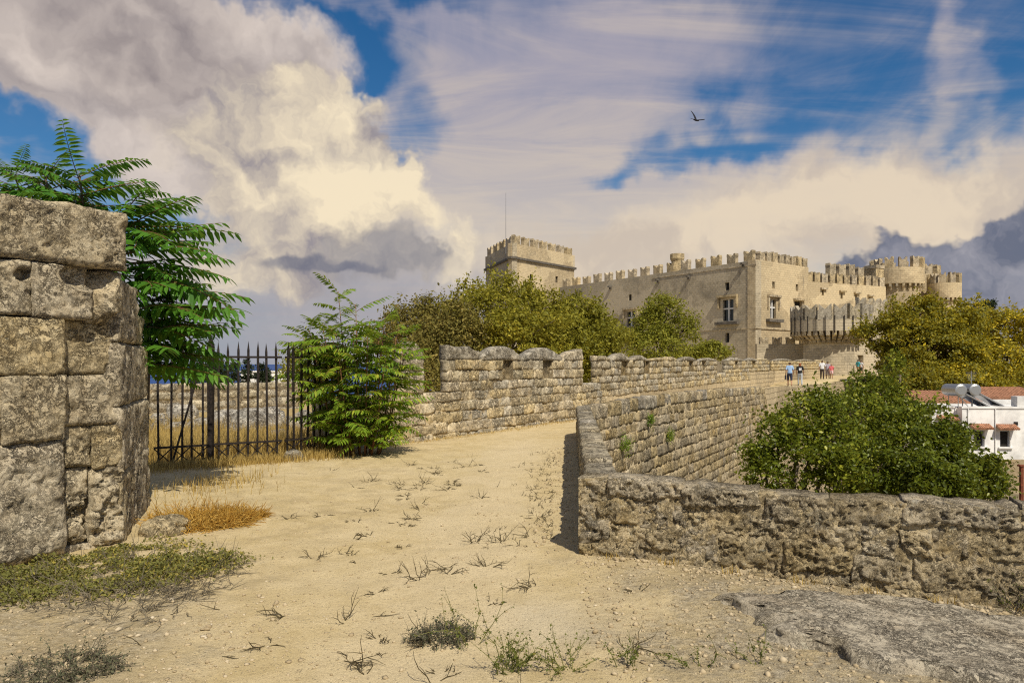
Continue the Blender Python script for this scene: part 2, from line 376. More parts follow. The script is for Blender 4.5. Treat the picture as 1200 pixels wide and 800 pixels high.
M['battle2'] = stone_mat('battlement_stone_grey', (0.648, 0.576, 0.432), (0.504, 0.438, 0.312), (.12, .1, .07), 1.0, .7, .12, .022, .3, .9, (0.264, 0.24, 0.192), .35)
M['retain'] = stone_mat('parapet_stone', (.62, .52, .34), (.48, .385, .24), (.12, .095, .062), .9, .65, .3, .024, .4, .85, (.28, .25, .195), .25)
M['cap'] = stone_mat('weathered_cap_stone', (0.54, 0.483, 0.374), (0.414, 0.362, 0.265), (.12, .1, .075), 1.0, .6, .15, .022, .3, .8, (0.207, 0.19, 0.155), .3)
M['rock'] = stone_mat('pale_rock', (.62, .58, .49), (.46, .41, .32), (.14, .115, .085), .6, .4, .12, .05, .2, 1.0, (.24, .215, .17), .4)
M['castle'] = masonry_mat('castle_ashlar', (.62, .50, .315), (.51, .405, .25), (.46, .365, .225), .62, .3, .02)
M['castle2'] = masonry_mat('castle_ashlar_grey_shade', (.53, .455, .325), (.44, .375, .26), (.40, .335, .23), .6, .3, .02)  # weathered grey, darkened further so the colour carries the left face's shade
M['trim'] = stone_mat('castle_trim', (.60, .50, .34), (.48, .395, .26), (.22, .18, .125), .35, .4, .2, .04, .25, .4)
M['darktrim'] = plain('dark_cornice_stone', (.12, .105, .085), .9, 0, 2.0, .3)
M['glass'] = plain('dark_window_glass', (.015, .016, .018), .12, 0, spec=.5)
M['whitepaint'] = plain('white_painted_wood', (.62, .61, .58), .6)
M['iron'] = plain('rusty_iron', (.022, .016, .013), .75, .1, 30, .6, .002)
M['void'] = plain('shadowed_interior', (.02, .018, .015), .95)
M['coursed'] = masonry_mat('coursed_parapet_stone', (.58, .475, .30), (.47, .375, .23), (.26, .205, .13), .62, .3, .05, .5)
M['ail'] = leaf_mat('ailanthus_leaf', (.05, .15, .016), (.09, .23, .022), (.22, .34, .035), .35, .42)
M['ail2'] = leaf_mat('ailanthus_shrub_leaf', (.085, .18, .016), (.19, .30, .024), (.42, .45, .045), .38, .45)
M['olive'] = leaf_mat('olive_green_leaf', (.15, .155, .018), (.28, .26, .026), (.44, .37, .04), .37, .6)
M['olive_dull'] = leaf_mat('brownish_leaf', (.12, .115, .025), (.23, .19, .04), (.33, .25, .06), .3, .65)
M['olive2'] = leaf_mat('bright_olive_leaf', (.14, .16, .018), (.27, .265, .028), (.42, .38, .05), .35, .6)
M['yellow'] = leaf_mat('yellowing_leaf', (.095, .105, .013), (.27, .24, .02), (.70, .53, .03), .34, .55)
M['dark'] = leaf_mat('glossy_dark_leaf', (.045, .062, .006), (.14, .175, .014), (.40, .40, .04), .32, .38)
M['cypress'] = leaf_mat('cypress_green', (.012, .022, .008), (.025, .04, .012), (.045, .06, .02), .15, .7)
M['stem'] = plain('reddish_stem', (.20, .10, .045), .7)
M['bark'] = plain('grey_brown_bark', (.13, .10, .07), .9, 0, 9, .35, .02)
M['shelf'] = stone_mat('warm_rock_shelf', (.60, .525, .385), (.48, .41, .295), (.12, .098, .07), 1.3, .45, .2, .018, .0, .6, (.38, .34, .265), .35)
M['straw'] = leaf_mat('straw', (.36, .25, .075), (.50, .36, .11), (.60, .47, .19), .3, .8)
M['creeper'] = leaf_mat('creeper_leaf', (.11, .115, .03), (.20, .20, .05), (.42, .33, .06), .2, .8)
M['greyleaf'] = leaf_mat('grey_green_leaf', (.07, .075, .04), (.11, .115, .065), (.16, .15, .08), .15, .8)
M['weedleaf'] = leaf_mat('weed_leaf', (.06, .09, .015), (.13, .15, .025), (.24, .20, .04), .25, .7)
M['twig'] = plain('dead_twig', (.16, .135, .09), .9)
M['sprig'] = plain('withered_sprig', (.085, .065, .03), .9)
M['weedstem'] = plain('weed_stem', (.15, .15, .035), .8)
M['orange'] = leaf_mat('dried_orange_stem', (.34, .18, .03), (.50, .28, .045), (.60, .40, .10), .15, .85)
M['chips'] = leaf_mat('stone_chip', (.34, .265, .155), (.47, .38, .24), (.60, .52, .38), 0.0, .95)
M['plaster'] = plain('white_plaster', (.74, .73, .70), .85, 0, 1.1, .2)
M['bluewood'] = plain('grey_window_frame', (.30, .31, .33), .6)
M['tile'] = plain('terracotta_tile', (.38, .19, .11), .9, 0, 6, .4)
M['metal'] = plain('galvanised_metal', (.45, .45, .44), .38, .8)
M['rust'] = plain('rust_red_iron', (.20, .06, .03), .8, 0, 12, .4)
M['feather'] = plain('dark_feathers', (.012, .012, .016), .8)
M['feather2'] = plain('grey_feathers', (.10, .11, .12), .8)
M['coursed_small'] = masonry_mat('house_plinth_stone', (.42, .33, .2), (.33, .25, .145), (.2, .15, .09), .5, .25, .04)
# ------------------------------------------------------------------ plan of the place (metres, camera at the origin looking +Y)
F0 = Vector((.57, 6.26)); FT = Vector((.937, -.350)).normalized(); FN = Vector((.350, .937)).normalized()      # front parapet face line
ARM1 = Vector((1.43, 16.2))                                                                                     # far end of the side parapet
RET = [(1.74, 16.1), (4.2, 21.0), (9.4, 30.8), (19.6, 50), (30, 64), (37, 76)]                                  # outer face of the path's retaining wall
BAT = [(-3.3, 13.6), (-1.5, 16.1), (2.2, 21.8), (7.2, 31.5), (12.4, 42), (19.3, 54), (26.6, 66), (33.5, 77.5)]                    # path-side face of the battlement wall
WA = Vector((-4.06, 5.75)); WT = Vector((.526, .851)).normalized(); WN = Vector((.851, -.526)).normalized()     # big block wall, left
GATE0 = Vector((-5.75, 11.35)); GATE1 = Vector((-3.2, 12.95))
class Path:
    def __init__(s, pts):
        s.p = [Vector(q) for q in pts]; s.c = [0.0]
        for a, b in zip(s.p, s.p[1:]): s.c.append(s.c[-1]+(b-a).length)
        s.L = s.c[-1]
    def seg(s, t):
        i = 0
        while i < len(s.p)-2 and t > s.c[i+1]: i += 1
        return i
    def at(s, t):
        i = s.seg(t); d = (s.p[i+1]-s.p[i]).normalized(); return s.p[i]+d*(t-s.c[i]), d
    def s_px(s, px):
        r = (px-600)/FPX
        for i, (a, b) in enumerate(zip(s.p, s.p[1:])):
            fa = a.x-r*a.y; fb = b.x-r*b.y
            if fa <= 0 <= fb or fb <= 0 <= fa: return s.c[i]+(s.c[i+1]-s.c[i])*fa/(fa-fb)
        return s.L if px > 800 else 0.0
PR, PB = Path(RET), Path(BAT)
PIT = [Vector((9.0, 3.28)), F0+FT*.12+FN*.17, ARM1+Vector((.12, -.1))] + [Vector(p)+Vector((-.2, .12)) for p in RET[1:]] + [Vector((62, 84)), Vector((420, 84)), Vector((420, 3.28))]
def inside(px, py, poly):
    r = np.zeros(len(px), bool); n = len(poly)
    for i in range(n):
        a, b = poly[i], poly[(i+1) % n]
        c = ((a.y > py) != (b.y > py)) & (px < (b.x-a.x)*(py-a.y)/((b.y-a.y) if b.y != a.y else 1e-9)+a.x); r ^= c
    return r
def sm(x, a, b):
    t = np.clip((x-a)/(b-a), 0, 1); return t*t*(3-2*t)
LINE = [Vector(p) for p in ((-40, -9.0), (-5.75, 11.35), (-3.3, 13.3), *BAT[1:], (60, 120), (300, 400))]
def side_of(x, y):
    best = np.full(x.shape, 1e9); sg = np.ones(x.shape)
    for a, b in zip(LINE, LINE[1:]):
        d = b-a; L2 = d.length_squared; t = np.clip(((x-a.x)*d.x+(y-a.y)*d.y)/L2, 0, 1); dx, dy = x-a.x-t*d.x, y-a.y-t*d.y; q = np.hypot(dx, dy)
        k = q < best; best = np.where(k, q, best); sg = np.where(k, np.sign((x-a.x)*d.y-(y-a.y)*d.x), sg)
    return best*np.where(sg == 0, 1, sg)
def ground_h(x, y, detail=True):
    x = np.asarray(x, float); y = np.asarray(y, float); d = np.hypot(x, y)
    h = -.05*sm(x, .8, 4.5)*(1-sm(y, 6, 9))*2.2
    side = side_of(x, y)                                   # metres right (+) or left (-) of gate and battlement line
    beyond = 1-sm(side, -.9, -.3)                          # ground past gate and battlement
    h = h-.45*beyond*sm(d, 12, 20)
    h = h+.45*sm(d, 45, 85)*sm(side, -1.0, -.3)*(1-sm(d, 130, 200))
    left_out = beyond*(1-sm(x, 8, 40))
    h = h-left_out*(2.2*sm(d, 40, 75)+30*sm(d, 80, 330)+50*sm(d, 300, 900)) - (1-left_out)*60*sm(d, 350, 1000)
    if detail:
        p = np.stack([x, y, np.zeros_like(x)], 1); near = 1-sm(d, 25, 60)
        h = h+near*(.030*fbm(p*.9, 4, 5)+.010*fbm(p*5, 3, 9)) + sm(d, 25, 60)*.3*fbm(p*.12, 3, 7)*(1-sm(d, 100, 200))
        h = h+near*.016*(np.abs(fbm(p*3.1, 4, 15))-.2)*sm(x+.25*np.sin(y*2), .2, 1.2)*(1-sm(y, 7, 8.5))      # rougher by the parapet foot
        # worn wheel lines of the track
        h = h-near*.02*np.exp(-((x+.9+.05*(y-6))/.5)**2)*sm(y, 2, 4)*(1-sm(y, 12, 15))
    return h
def build_ground():
    rs = np.concatenate([np.arange(.6, 9, .075), np.geomspace(9, 30, 90), np.geomspace(30.8, 140, 50), np.geomspace(150, 3000, 24)])
    pts = []
    for r in rs:
        fr = r < 140
        n = int(min(230, max(60, 1.75*r/.05))) if r < 9 else (260 if r < 30 else 150)
        th = np.linspace(-.72, .72, n) + (rng.random(n)-.5)*.002
        pts.append(np.stack([np.sin(th)*r, np.cos(th)*r], 1))
        n2 = 24; th = np.linspace(.78, 2*math.pi-.78, n2); pts.append(np.stack([np.sin(th)*r, np.cos(th)*r], 1)[::1 if r > 3 else 3] if (len(pts) % 12 == 0) else np.zeros((0, 2)))
    P = np.concatenate(pts)
    P = P[~inside(P[:, 0], P[:, 1], PIT)]
    edges = [(i, (i+1) % len(PIT)) for i in range(len(PIT))]
    vin = [Vector((p.x, p.y)) for p in PIT] + [Vector(p) for p in P.tolist()]
    V, E, F, *_ = delaunay_2d_cdt(vin, edges, [], 0, 1e-5)
    V = np.array([(v.x, v.y) for v in V]); F = np.array([f for f in F if len(f) == 3])
    c = V[F].mean(1); F = F[~inside(c[:, 0], c[:, 1], PIT)]
    Z = ground_h(V[:, 0], V[:, 1])
    V3 = np.column_stack([V, Z])
    # consistent upward winding
    a, b, cc = V3[F[:, 0]], V3[F[:, 1]], V3[F[:, 2]]; up = np.cross(b-a, cc-a)[:, 2] < 0; F[up] = F[up][:, ::-1]
    o = obj('ground', V3, F, ground_mat(), smooth=True); tag(o, kind='structure')
    # lower ground past the parapets
    rs = np.geomspace(4, 3000, 60); th = np.linspace(-.1, 2.0, 60)
    R, T = np.meshgrid(rs, th, indexing='ij'); x = np.sin(T)*R; y = np.cos(T)*R
    z = -6+.5*fbm(np.stack([x.ravel()*.1, y.ravel()*.1, 0*x.ravel()], 1), 3, 3).reshape(x.shape)-60*sm(R, 500, 1500)
    i = np.arange(59)[:, None]*60+np.arange(59)[None]; F = np.stack([i, i+1, i+61, i+60], -1).reshape(-1, 4)
    o = obj('lower_ground', np.stack([x, y, z], -1).reshape(-1, 3), F, plain('dry_earth', (.25, .2, .12), .95, 0, .6, .35, .05), smooth=True); tag(o, kind='structure')
    # bank rising from the lower ground to the castle's foot
    xs = np.linspace(33, 420, 60); V = []; F = []
    for i, x in enumerate(xs):
        yy = 76+8*min(1, (x-37)/25) if x > 37 else 76
        for f in (0, .33, .66, 1): V.append((x, 84.3-22*f if x > 62 else yy+.4-14*f, gz(x, 85)-.02-6.3*f**1.3))
    for i in range(59): F += [(i*4+k, i*4+k+1, i*4+k+5, i*4+k+4) for k in range(3)]
    tag(obj('bank', V, F, bpy.data.materials['dry_earth'], smooth=True), kind='structure')
    # sea
    n = 48; a = np.linspace(0, 2*math.pi, n, endpoint=False); V = [(0, 0, -34)]
    for r in (300, 1500, 6000, 40000): V += [(math.cos(q)*r, math.sin(q)*r, -34) for q in a]
    F = [(0, 1+k, 1+(k+1) % n) for k in range(n)]
    for j in range(3): F += [(1+j*n+k, 1+(j+1)*n+k, 1+(j+1)*n+(k+1) % n, 1+j*n+(k+1) % n) for k in range(n)]
    m, N, b, o_ = new_mat('sea_water'); b.inputs['Base Color'].default_value = (.005, .05, .2, 1); b.inputs['Roughness'].default_value = .5; b.inputs['Specular IOR Level'].default_value = .15
    p = N.new('ShaderNodeNewGeometry').outputs['Position']; bump(N, b, N.noise(N.v('MULTIPLY', p, (1, .4, 1)), .12, 4, .6), .6, .5)
    tag(obj('sea', V, F, m), kind='structure')
def ground_mat():
    m, N, b, o = new_mat('sandy_track'); b.inputs['Roughness'].default_value = .96; b.inputs['Specular IOR Level'].default_value = .08
    p = N.new('ShaderNodeNewGeometry').outputs['Position']; x, y, z = N.sep(p)
    big = N.noise(p, .55, 5, .6, .6); mid = N.noise(p, 3.2, 7, .65, .4); fine = N.noise(p, 26, 6, .7); grit = N.noise(p, 140, 4, .7)
    c = N.mix(N.ramp(mid, .35, .65), (.53, .415, .21), (.635, .51, .285))
    c = N.mix(N.ramp(big, .45, .65, 0, .55), c, (.64, .525, .315))
    # greyer stony ground toward the parapet foot and by the block wall
    wob = N.m('MULTIPLY', N.m('SUBTRACT', N.noise(p, 1.3, 5, .6), .5), 2.2)
    rgt = N.m('MULTIPLY', N.ramp(N.m('ADD', x, wob), .35, 1.3), N.ramp(y, 7.2, 8.4, 1, 0))
    lft = N.m('MULTIPLY', N.ramp(N.m('ADD', x, wob), -1.5, -2.4), N.ramp(N.m('ADD', y, wob), 4.3, 6.3, 1, 0))
    gm = N.m('MAXIMUM', rgt, N.m('MULTIPLY', lft, .8))
    grey = N.mix(N.ramp(fine, .38, .62), (.25, .205, .135), (.58, .505, .36)); grey = N.mix(N.ramp(mid, .5, .66, 0, .6), grey, (.30, .255, .17))
    c = N.mix(N.m('MULTIPLY', gm, N.ramp(N.noise(p, 5, 6, .7), .35, .6, .35, .95)), c, grey)
    # chalky patch
    ch = N.ramp(N.v('LENGTH', N.mapping(N.v('ADD', p, N.v('SCALE', N.noise(p, 5, 5, .7, color=True), scale=.3)), (.38, 4.75, 0), (0, 0, 0), (.6, .75, 9), 'TEXTURE')), .2, 1.0, .3, 0)
    c = N.mix(ch, c, (.55, .52, .44))
    # trodden strip down the middle, rougher verges
    cl = N.m('ADD', N.m('ADD', x, .45), N.m('MULTIPLY', N.m('SUBTRACT', y, 6.0), -.06)); cl = N.m('ABSOLUTE', N.m('ADD', cl, N.m('MULTIPLY', N.m('SUBTRACT', N.noise(p, .9, 4, .6), .5), 1.3)))
    c = N.mix(N.m('MULTIPLY', N.ramp(cl, .25, .75, .42, 0), N.ramp(y, 13, 17, 1, .3)), c, (.68, .565, .365))
    c = N.mix(N.m('MULTIPLY', N.ramp(cl, .9, 1.5), N.ramp(N.noise(p, 2.2, 6, .7, .5), .46, .62, 0, .5)), c, (.40, .315, .17))
    # dry straw tone beyond the gate
    far = N.ramp(N.m('ADD', N.m('MULTIPLY', x, .532), N.m('MULTIPLY', y, -.847)), -13.1, -12.6, 1, 0)
    far = N.m('MULTIPLY', far, N.ramp(x, -3.4, -2.6, 1, 0))
    c = N.mix(N.m('MULTIPLY', far, .8), c, N.mix(N.ramp(mid, .4, .6), (.30, .22, .08), (.42, .31, .13)))
    pv = N.voro(p, 55, out='Color'); pd = N.voro(p, 55)
    ps = N.sep(pv)
    peb = N.m('MULTIPLY', N.ramp(pd, .3, .18), N.ramp(ps[0], .72, .76))
    c = N.mix(N.m('MULTIPLY', peb, .6), c, N.mix(ps[1], (.36, .29, .18), (.68, .6, .45)))
    c = N.mix(N.ramp(grit, .32, .55, .5, 0), c, (.24, .18, .10)); c = N.mix(N.ramp(grit, .55, .72, 0, .4), c, (.68, .6, .44)); c = N.mix(N.ramp(fine, .54, .72, 0, .45), c, (.34, .26, .15)); c = N.mix(N.ramp(N.noise(p, 1.1, 6, .7, 1.0), .55, .68, 0, .3), c, (.36, .285, .17))
    N.put(b.inputs['Base Color'], c)
    h = N.m('ADD', N.m('MULTIPLY', fine, .7), N.m('MULTIPLY', grit, .35)); h = N.m('ADD', h, N.m('MULTIPLY', peb, .5))
    h = N.m('ADD', h, N.m('MULTIPLY', gm, N.m('MULTIPLY', N.noise(p, 14, 6, .7), 2.6)))
    bump(N, b, h, .02)
    return m
def gz(x, y): return float(ground_h(np.array([x]), np.array([y]))[0])
# ------------------------------------------------------------------ stone pieces
def stone_piece(name, parent, mat, loc, rz, w, h, dep, cell=.06, rnd=.03, rough=.012, wob=.015, nf=6.0, proud=0.0, out=-1, pits=(), octv=4, top=None, erode=None):
    """one stone: local X along the wall, local Y*out is the outer side, Z up; origin at the centre of its outer face"""
    nx = max(3, int(round(w/cell))); nz = max(3, int(round(h/cell))); seed = rng.random(3)*90
    A, B = np.meshgrid(np.linspace(-1, 1, nx+1), np.linspace(-1, 1, nz+1), indexing='ij'); a, b = A.ravel(), B.ravel()
    X = a*w/2; Z = b*h/2
    # edge rounding in metres
    ex = np.minimum((1-np.abs(a))*w/2/rnd, 1); ez = np.minimum((1-np.abs(b))*h/2/rnd, 1)
    r = 1-np.sqrt(np.clip((1-ex)**2+(1-ez)**2, 0, 1.6)); off = -rnd*(1-r)
    q = np.stack([X, Z, 0*X], 1)+seed
    off = off+proud+rough*1.7*fbm(q*nf*1.5, octv, 3, .66)+rough*.7*fbm(q*nf*.35+9, 2, 8)-rough*1.6*np.clip(.32-np.abs(fbm(q*nf*.8+17, 4, 12, .6)), 0, 1)
    if erode is not None: off = off-erode*np.clip(fbm(q*nf*1.3+40, 5, 21, .66)+.03, 0, 1)**.8
    for (cx, cz, rx, rz_, dd) in pits:
        rr = np.sqrt(((X-cx)/rx)**2+((Z-cz)/rz_)**2); off = off-dd*(1-sm(rr, .65, 1.05))
    wX = wob*fbm(q*3.2+30, 3, 4); wZ = wob*fbm(q*3.2+60, 3, 6)
    X = X*(1-.0)+wX; Z = Z+wZ
    if top is not None: Z = np.where(b > -.999, Z+top(X)*(b+1)/2, Z)
    Y = off*out
    V = [np.stack([X, Y, Z], 1)]; idx = np.arange((nx+1)*(nz+1)).reshape(nx+1, nz+1)
    F = [np.stack([idx[:-1, :-1], idx[1:, :-1], idx[1:, 1:], idx[:-1, 1:]], -1).reshape(-1, 4)]
    ring = np.concatenate([idx[:-1, 0], idx[-1, :-1], idx[:0:-1, -1], idx[0, :0:-1]])
    base = len(X); front = V[0][ring]; prev = ring
    for k, yy in enumerate((.35, 1.0)):
        rv = front.copy(); rv[:, 1] = front[:, 1]*(1-yy)+(-out*dep)*yy
        if k == 0: rv[:, [0, 2]] += rough*1.2*np.stack([fbm(rv*nf+seed, 2, 31), fbm(rv*nf+seed, 2, 37)], 1)
        V.append(rv); cur = base+np.arange(len(ring)); base += len(ring)
        F.append(np.stack([prev, cur, np.roll(cur, -1), np.roll(prev, -1)], -1)); prev = cur
    V = np.concatenate(V); Fl = np.concatenate(F)
    if out > 0: Fl = Fl[:, ::-1]
    me_F = Fl.tolist()+[tuple(prev if out > 0 else prev[::-1])]
    return obj(name, V, [tuple(f) for f in me_F], mat, parent, True, loc=loc, rz=rz)
def core_strip(name, parent, mat, path, s0, s1, o_out, o_in, zb, zt, side, step=1.0, rough=.0):
    """solid wall body along a path; o_out/o_in: distances behind the outer face; side +1: outer side lies right of the path"""
    n = max(1, int((s1-s0)/step)); V = []; F = []
    for i in range(n+1):
        s = s0+(s1-s0)*i/n; p, d = path.at(s); nr = Vector((d.y, -d.x))*side
        for o in (o_out, o_in):
            q = p-nr*o
            V.append((q.x, q.y, zb(s) if callable(zb) else zb)); V.append((q.x, q.y, zt(s) if callable(zt) else zt))
    for i in range(n):
        a = i*4; b = a+4
        F += [(a, b, b+1, a+1), (a+2, a+3, b+3, b+2), (a+1, b+1, b+3, a+3), (a, a+2, b+2, b)]
    F += [(0, 1, 3, 2), (n*4, n*4+2, n*4+3, n*4+1)]
    UV = []
    for f in F:
        for v in f: UV.append((s0+(s1-s0)*(v//4)/n, V[v][2]))
    return obj(name, V, F, mat, parent, uv=UV)
def courses(parent, path, s0, s1, zbs, lens, side, dep, mat, cell, name='stone', cuts=(), skip=None, keep=None, joint=.012, ang_fix=0.0, **k):
    """rows of stones between the heights in zbs (numbers or functions of s)"""
    n = 0
    f = lambda z, s: z(s) if callable(z) else z
    for r in range(len(zbs)-1):
        s = s0-(rng.random()*lens[0]*.6 if not cuts else 0); s = s0
        zc = None
        first = True
        cc = sorted(c for c in cuts if s0 < c < s1)
        while s < s1-.02:
            L = rng.uniform(*lens)*(rng.uniform(.35, .9) if first else 1); first = False
            e = s+L
            nxt = [c for c in cc if s+.01 < c]
            if nxt and e > nxt[0]-.1: e = nxt[0]
            elif e > s1-lens[0]*.5: e = s1
            m = (s+e)/2; zl, zh = f(zbs[r], m), f(zbs[r+1], m)
            if not (skip and skip(m, (zl+zh)/2)) and not (keep and not keep(m, (zl+zh)/2)) and zh-zl > .05:
                p, d = path.at(m); ang = math.atan2(d.y, d.x)
                j1, j2 = rng.uniform(-.012, .012), rng.uniform(-.012, .012)
                mm = mat if not isinstance(mat, (list, tuple)) else mat[int(rng.integers(len(mat)))]
                stone_piece(name, parent, mm, (p.x, p.y, (zl+zh)/2+j1), ang+rng.uniform(-.015, .015), e-s-joint, zh-zl-joint+j2, dep, cell=cell, out=-side, proud=rng.uniform(-.012, .02), **k)
                n += 1
            s = e
    return n

# ------------------------------------------------------------------ the walls
def build_block_wall():
    t = thing('ruined_wall', 'tall eroded wall of huge limestone blocks at the edge of the track', 'wall', (WA.x, WA.y, 0))
    ang = math.atan2(WT.y, WT.x)
    P = lambda s, o=0.0: (WT*s+WN*o)
    inv = lambda v, z: (v.x, v.y, z)
    def blk(s0, s1, z0, z1, off=0.0, dep=.7, **k):
        c = P((s0+s1)/2, off); k.setdefault('cell', .018); k.setdefault('rough', .017); k.setdefault('rnd', .028); k.setdefault('wob', .022); k.setdefault('erode', .045)
        stone_piece('stone_block', t, M['block'], inv(c, (z0+z1)/2), ang, s1-s0-.004, z1-z0-.004, dep, out=-1, nf=5.5, octv=5, **k)
    blk(-1.5, -.42, 2.5, 3.03); 
    blk(-.42, 1.06, 2.5, 3.02, .02, rnd=.04, erode=.06)
    blk(-1.4, .25, 2.03, 2.5, -.01, pits=[(.76, .12, .07, .06, .12)])
    blk(.25, .74, 2.03, 2.5, 0, pits=[(.17, .14, .22, .12, .13)])
    blk(.74, 1.07, 2.0, 2.5, .01, rnd=.12, pits=[(-.1, .16, .19, .12, .12), (.2, -.25, .2, .16, .12)], erode=.05)
    blk(-1.4, -.35, 1.55, 2.03, 0); blk(-.35, .51, 1.55, 2.03, .015, erode=.04)
    blk(-1.4, .02, 1.0, 1.55, .0); blk(.02, .51, 1.0, 1.55, .02, erode=.04)
    blk(-1.4, -.55, .0, 1.0, .0, erode=.05); blk(-.55, .52, .02, 1.0, .03, rnd=.07, erode=.06)
    blk(-1.4, -.55, -.35, .0, .0); blk(-.6, .50, -.3, .02, -.06, rnd=.07, erode=.08)
    # set-back part with its deeply weathered foot
    blk(.51, 1.05, 1.55, 2.03, -.15, dep=.5, erode=.03)
    blk(.53, 1.06, 1.1, 1.55, -.10, dep=.5, erode=.05)
    blk(.53, .80, .74, 1.1, -.12, dep=.5, erode=.06); blk(.80, 1.07, .70, 1.1, -.09, dep=.5, erode=.06)
    blk(.52, .78, .05, .74, -.13, dep=.5, cell=.016, erode=.22, rough=.03); blk(.78, 1.06, .0, .70, -.06, dep=.5, cell=.016, erode=.18, rough=.03)
    blk(.45, 1.0, -.35, .05, -.10, dep=.5, erode=.1)
    # jamb running back to the gate
    J0 = P(1.04, -.08); jd = (Vector((-4.25, 8.5))-(WA+J0)); jl = jd.length; jd.normalize(); jang = math.atan2(jd.y, jd.x)
    for (u0, u1, z0, z1, pr) in ((0, .8, -.3, .62, 0), (.8, jl, -.3, .7, .01), (0, jl, .62, 1.25, .0), (0, jl, 1.25, 1.85, -.01), (0, jl*.6, 1.85, 2.45, -.02), (jl*.6, jl*.95, 1.85, 2.2, -.04)):
        c = J0+jd*((u0+u1)/2)
        stone_piece('jamb_stone', t, M['block'], (c.x, c.y, (z0+z1)/2), jang, u1-u0-.012, z1-z0-.012, .5, cell=.03, rnd=.03, rough=.016, wob=.015, out=-1, nf=6, erode=.045, proud=pr)
    m = MB(); c = P(-.15, -.80); m.box((c.x, c.y, 1.35), (2.3, .95, 3.2), ang); c = P(.55, -.75); m.box((c.x, c.y, .95), (1.0, .9, 2.1), ang)
    m.build('rubble_core', M['mortar'], t)

def build_front_parapet():
    t = thing('parapet_wall', 'low lichen-grey rubble parapet facing the track, corner stone beside the sandy path', 'wall', (F0.x, F0.y, 0))
    pth = Path([F0, F0+FT*8.4])
    L = 6.4
    ztop = lambda s: .665-.012*s+.022*math.sin(s*2.1+.5)+.012*math.sin(s*5.3)
    zbot = lambda s: -.10-.06*s
    # irregular rubble: rows whose joints wander
    def row(fr, a, ph): return lambda s: zbot(s)-.05+(ztop(s)-zbot(s)+.05)*fr+a*math.sin(s*3.1+ph)+a*.6*math.sin(s*7.7+2*ph)
    zb = [row(0, 0, 0), row(.30, .018, 1), row(.56, .022, 3.1), row(.79, .018, 5.0), row(1.0, .0, 0)]
    off = Vector((-F0.x, -F0.y))
    class LP:
        def at(s, q): p, d = pth.at(q); return p+off, d
    lens = [(.22, .5), (.2, .52), (.2, .5), (.35, .75)]
    for r in range(4):
        courses(t, LP(), 0.0, L, zb[r:r+2], lens[r], 1, .16 if r < 3 else .34, M['rubble'], .0125, joint=.006, rnd=.02, rough=.016, wob=.05, nf=15, erode=.065, octv=5)
    # body
    n, k = 420, 60; V = []; F = []
    for i in range(n+1):
        s = L*i/n; p, d = pth.at(s); p = p+off; zt_ = ztop(s)-.02
        for j in range(k+1): q = p+FN*.018; V.append((q.x, q.y, -.5+(zt_+.5)*j/k))
        q = p+FN*.33; V.append((q.x, q.y, zt_-.01)); V.append((q.x, q.y, -.5))
    V = np.array(V); r = fbm(V*14, 5, 44, .62)*.035-np.clip(.2-np.abs(fbm(V*16+5, 4, 46)), 0, 1)*.06
    fm = np.tile(np.array([1.0]*(k+1)+[0, 0]), n+1); V[:, 0] -= FN.x*r*fm; V[:, 1] -= FN.y*r*fm
    st = k+3
    for i in range(n):
        a = i*st; F += [(a+j, a+st+j, a+st+(j+1) % st, a+(j+1) % st) for j in range(st)]
    F += [tuple(range(st))[::-1], tuple(n*st+j for j in range(st))]
    obj('mortar_core', V, F, M['rubble'], t, True)
    m = MB(); c = FT*4+FN*.2; m.box((c.x, c.y, -3.3), (8.4, .3, 5.6), math.atan2(FT.y, FT.x)); m.build('footing', M['mortar'], t)
    # side parapet along the track, capped with one row of stones
    t2 = thing('side_parapet', 'narrow parapet running back along the track, with worn grey cap stones', 'wall', (F0.x, F0.y, 0))
    A0 = F0+FT*.02+FN*.16; d = (ARM1-A0); La = d.length; d.normalize(); ang = math.atan2(d.y, d.x); o2 = A0-F0
    rt = Vector((d.y, -d.x))
    zt = lambda s: .655+.012*math.sin(s*1.7)+.008*s
    m = MB(); c = o2+d*(La/2)+rt*.15; m.box((c.x, c.y, -.05), (La, .22, 1.0), ang); c = o2+d*(La/2)+rt*.2; m.box((c.x, c.y, -3.2), (La, .16, 6.2), ang); m.build('mortar_core', M['mortar'], t2)
    s = .05
    while s < La-.1:
        e = min(La, s+rng.uniform(.55, 1.0)); c = o2+d*((s+e)/2)
        h = .24
        stone_piece('cap_stone', t2, M['cap'], (c.x, c.y, zt((s+e)/2)-h/2+rng.uniform(-.015, .015)), ang+rng.uniform(-.02, .02), e-s-.014, h, .29, cell=.035, rnd=.03, rough=.014, wob=.018, out=1, nf=6, erode=.03)
        s = e
    for z0, z1 in ((-.12, .16), (.16, .43)):
        s = .05
        while s < La-.1:
            e = min(La, s+rng.uniform(.4, .75)); c = o2+d*((s+e)/2)
            stone_piece('stone', t2, M['retain'], (c.x, c.y, (z0+z1)/2), ang, e-s-.012, z1-z0-.012, .14, cell=.06, rnd=.03, rough=.014, out=1)
            s = e

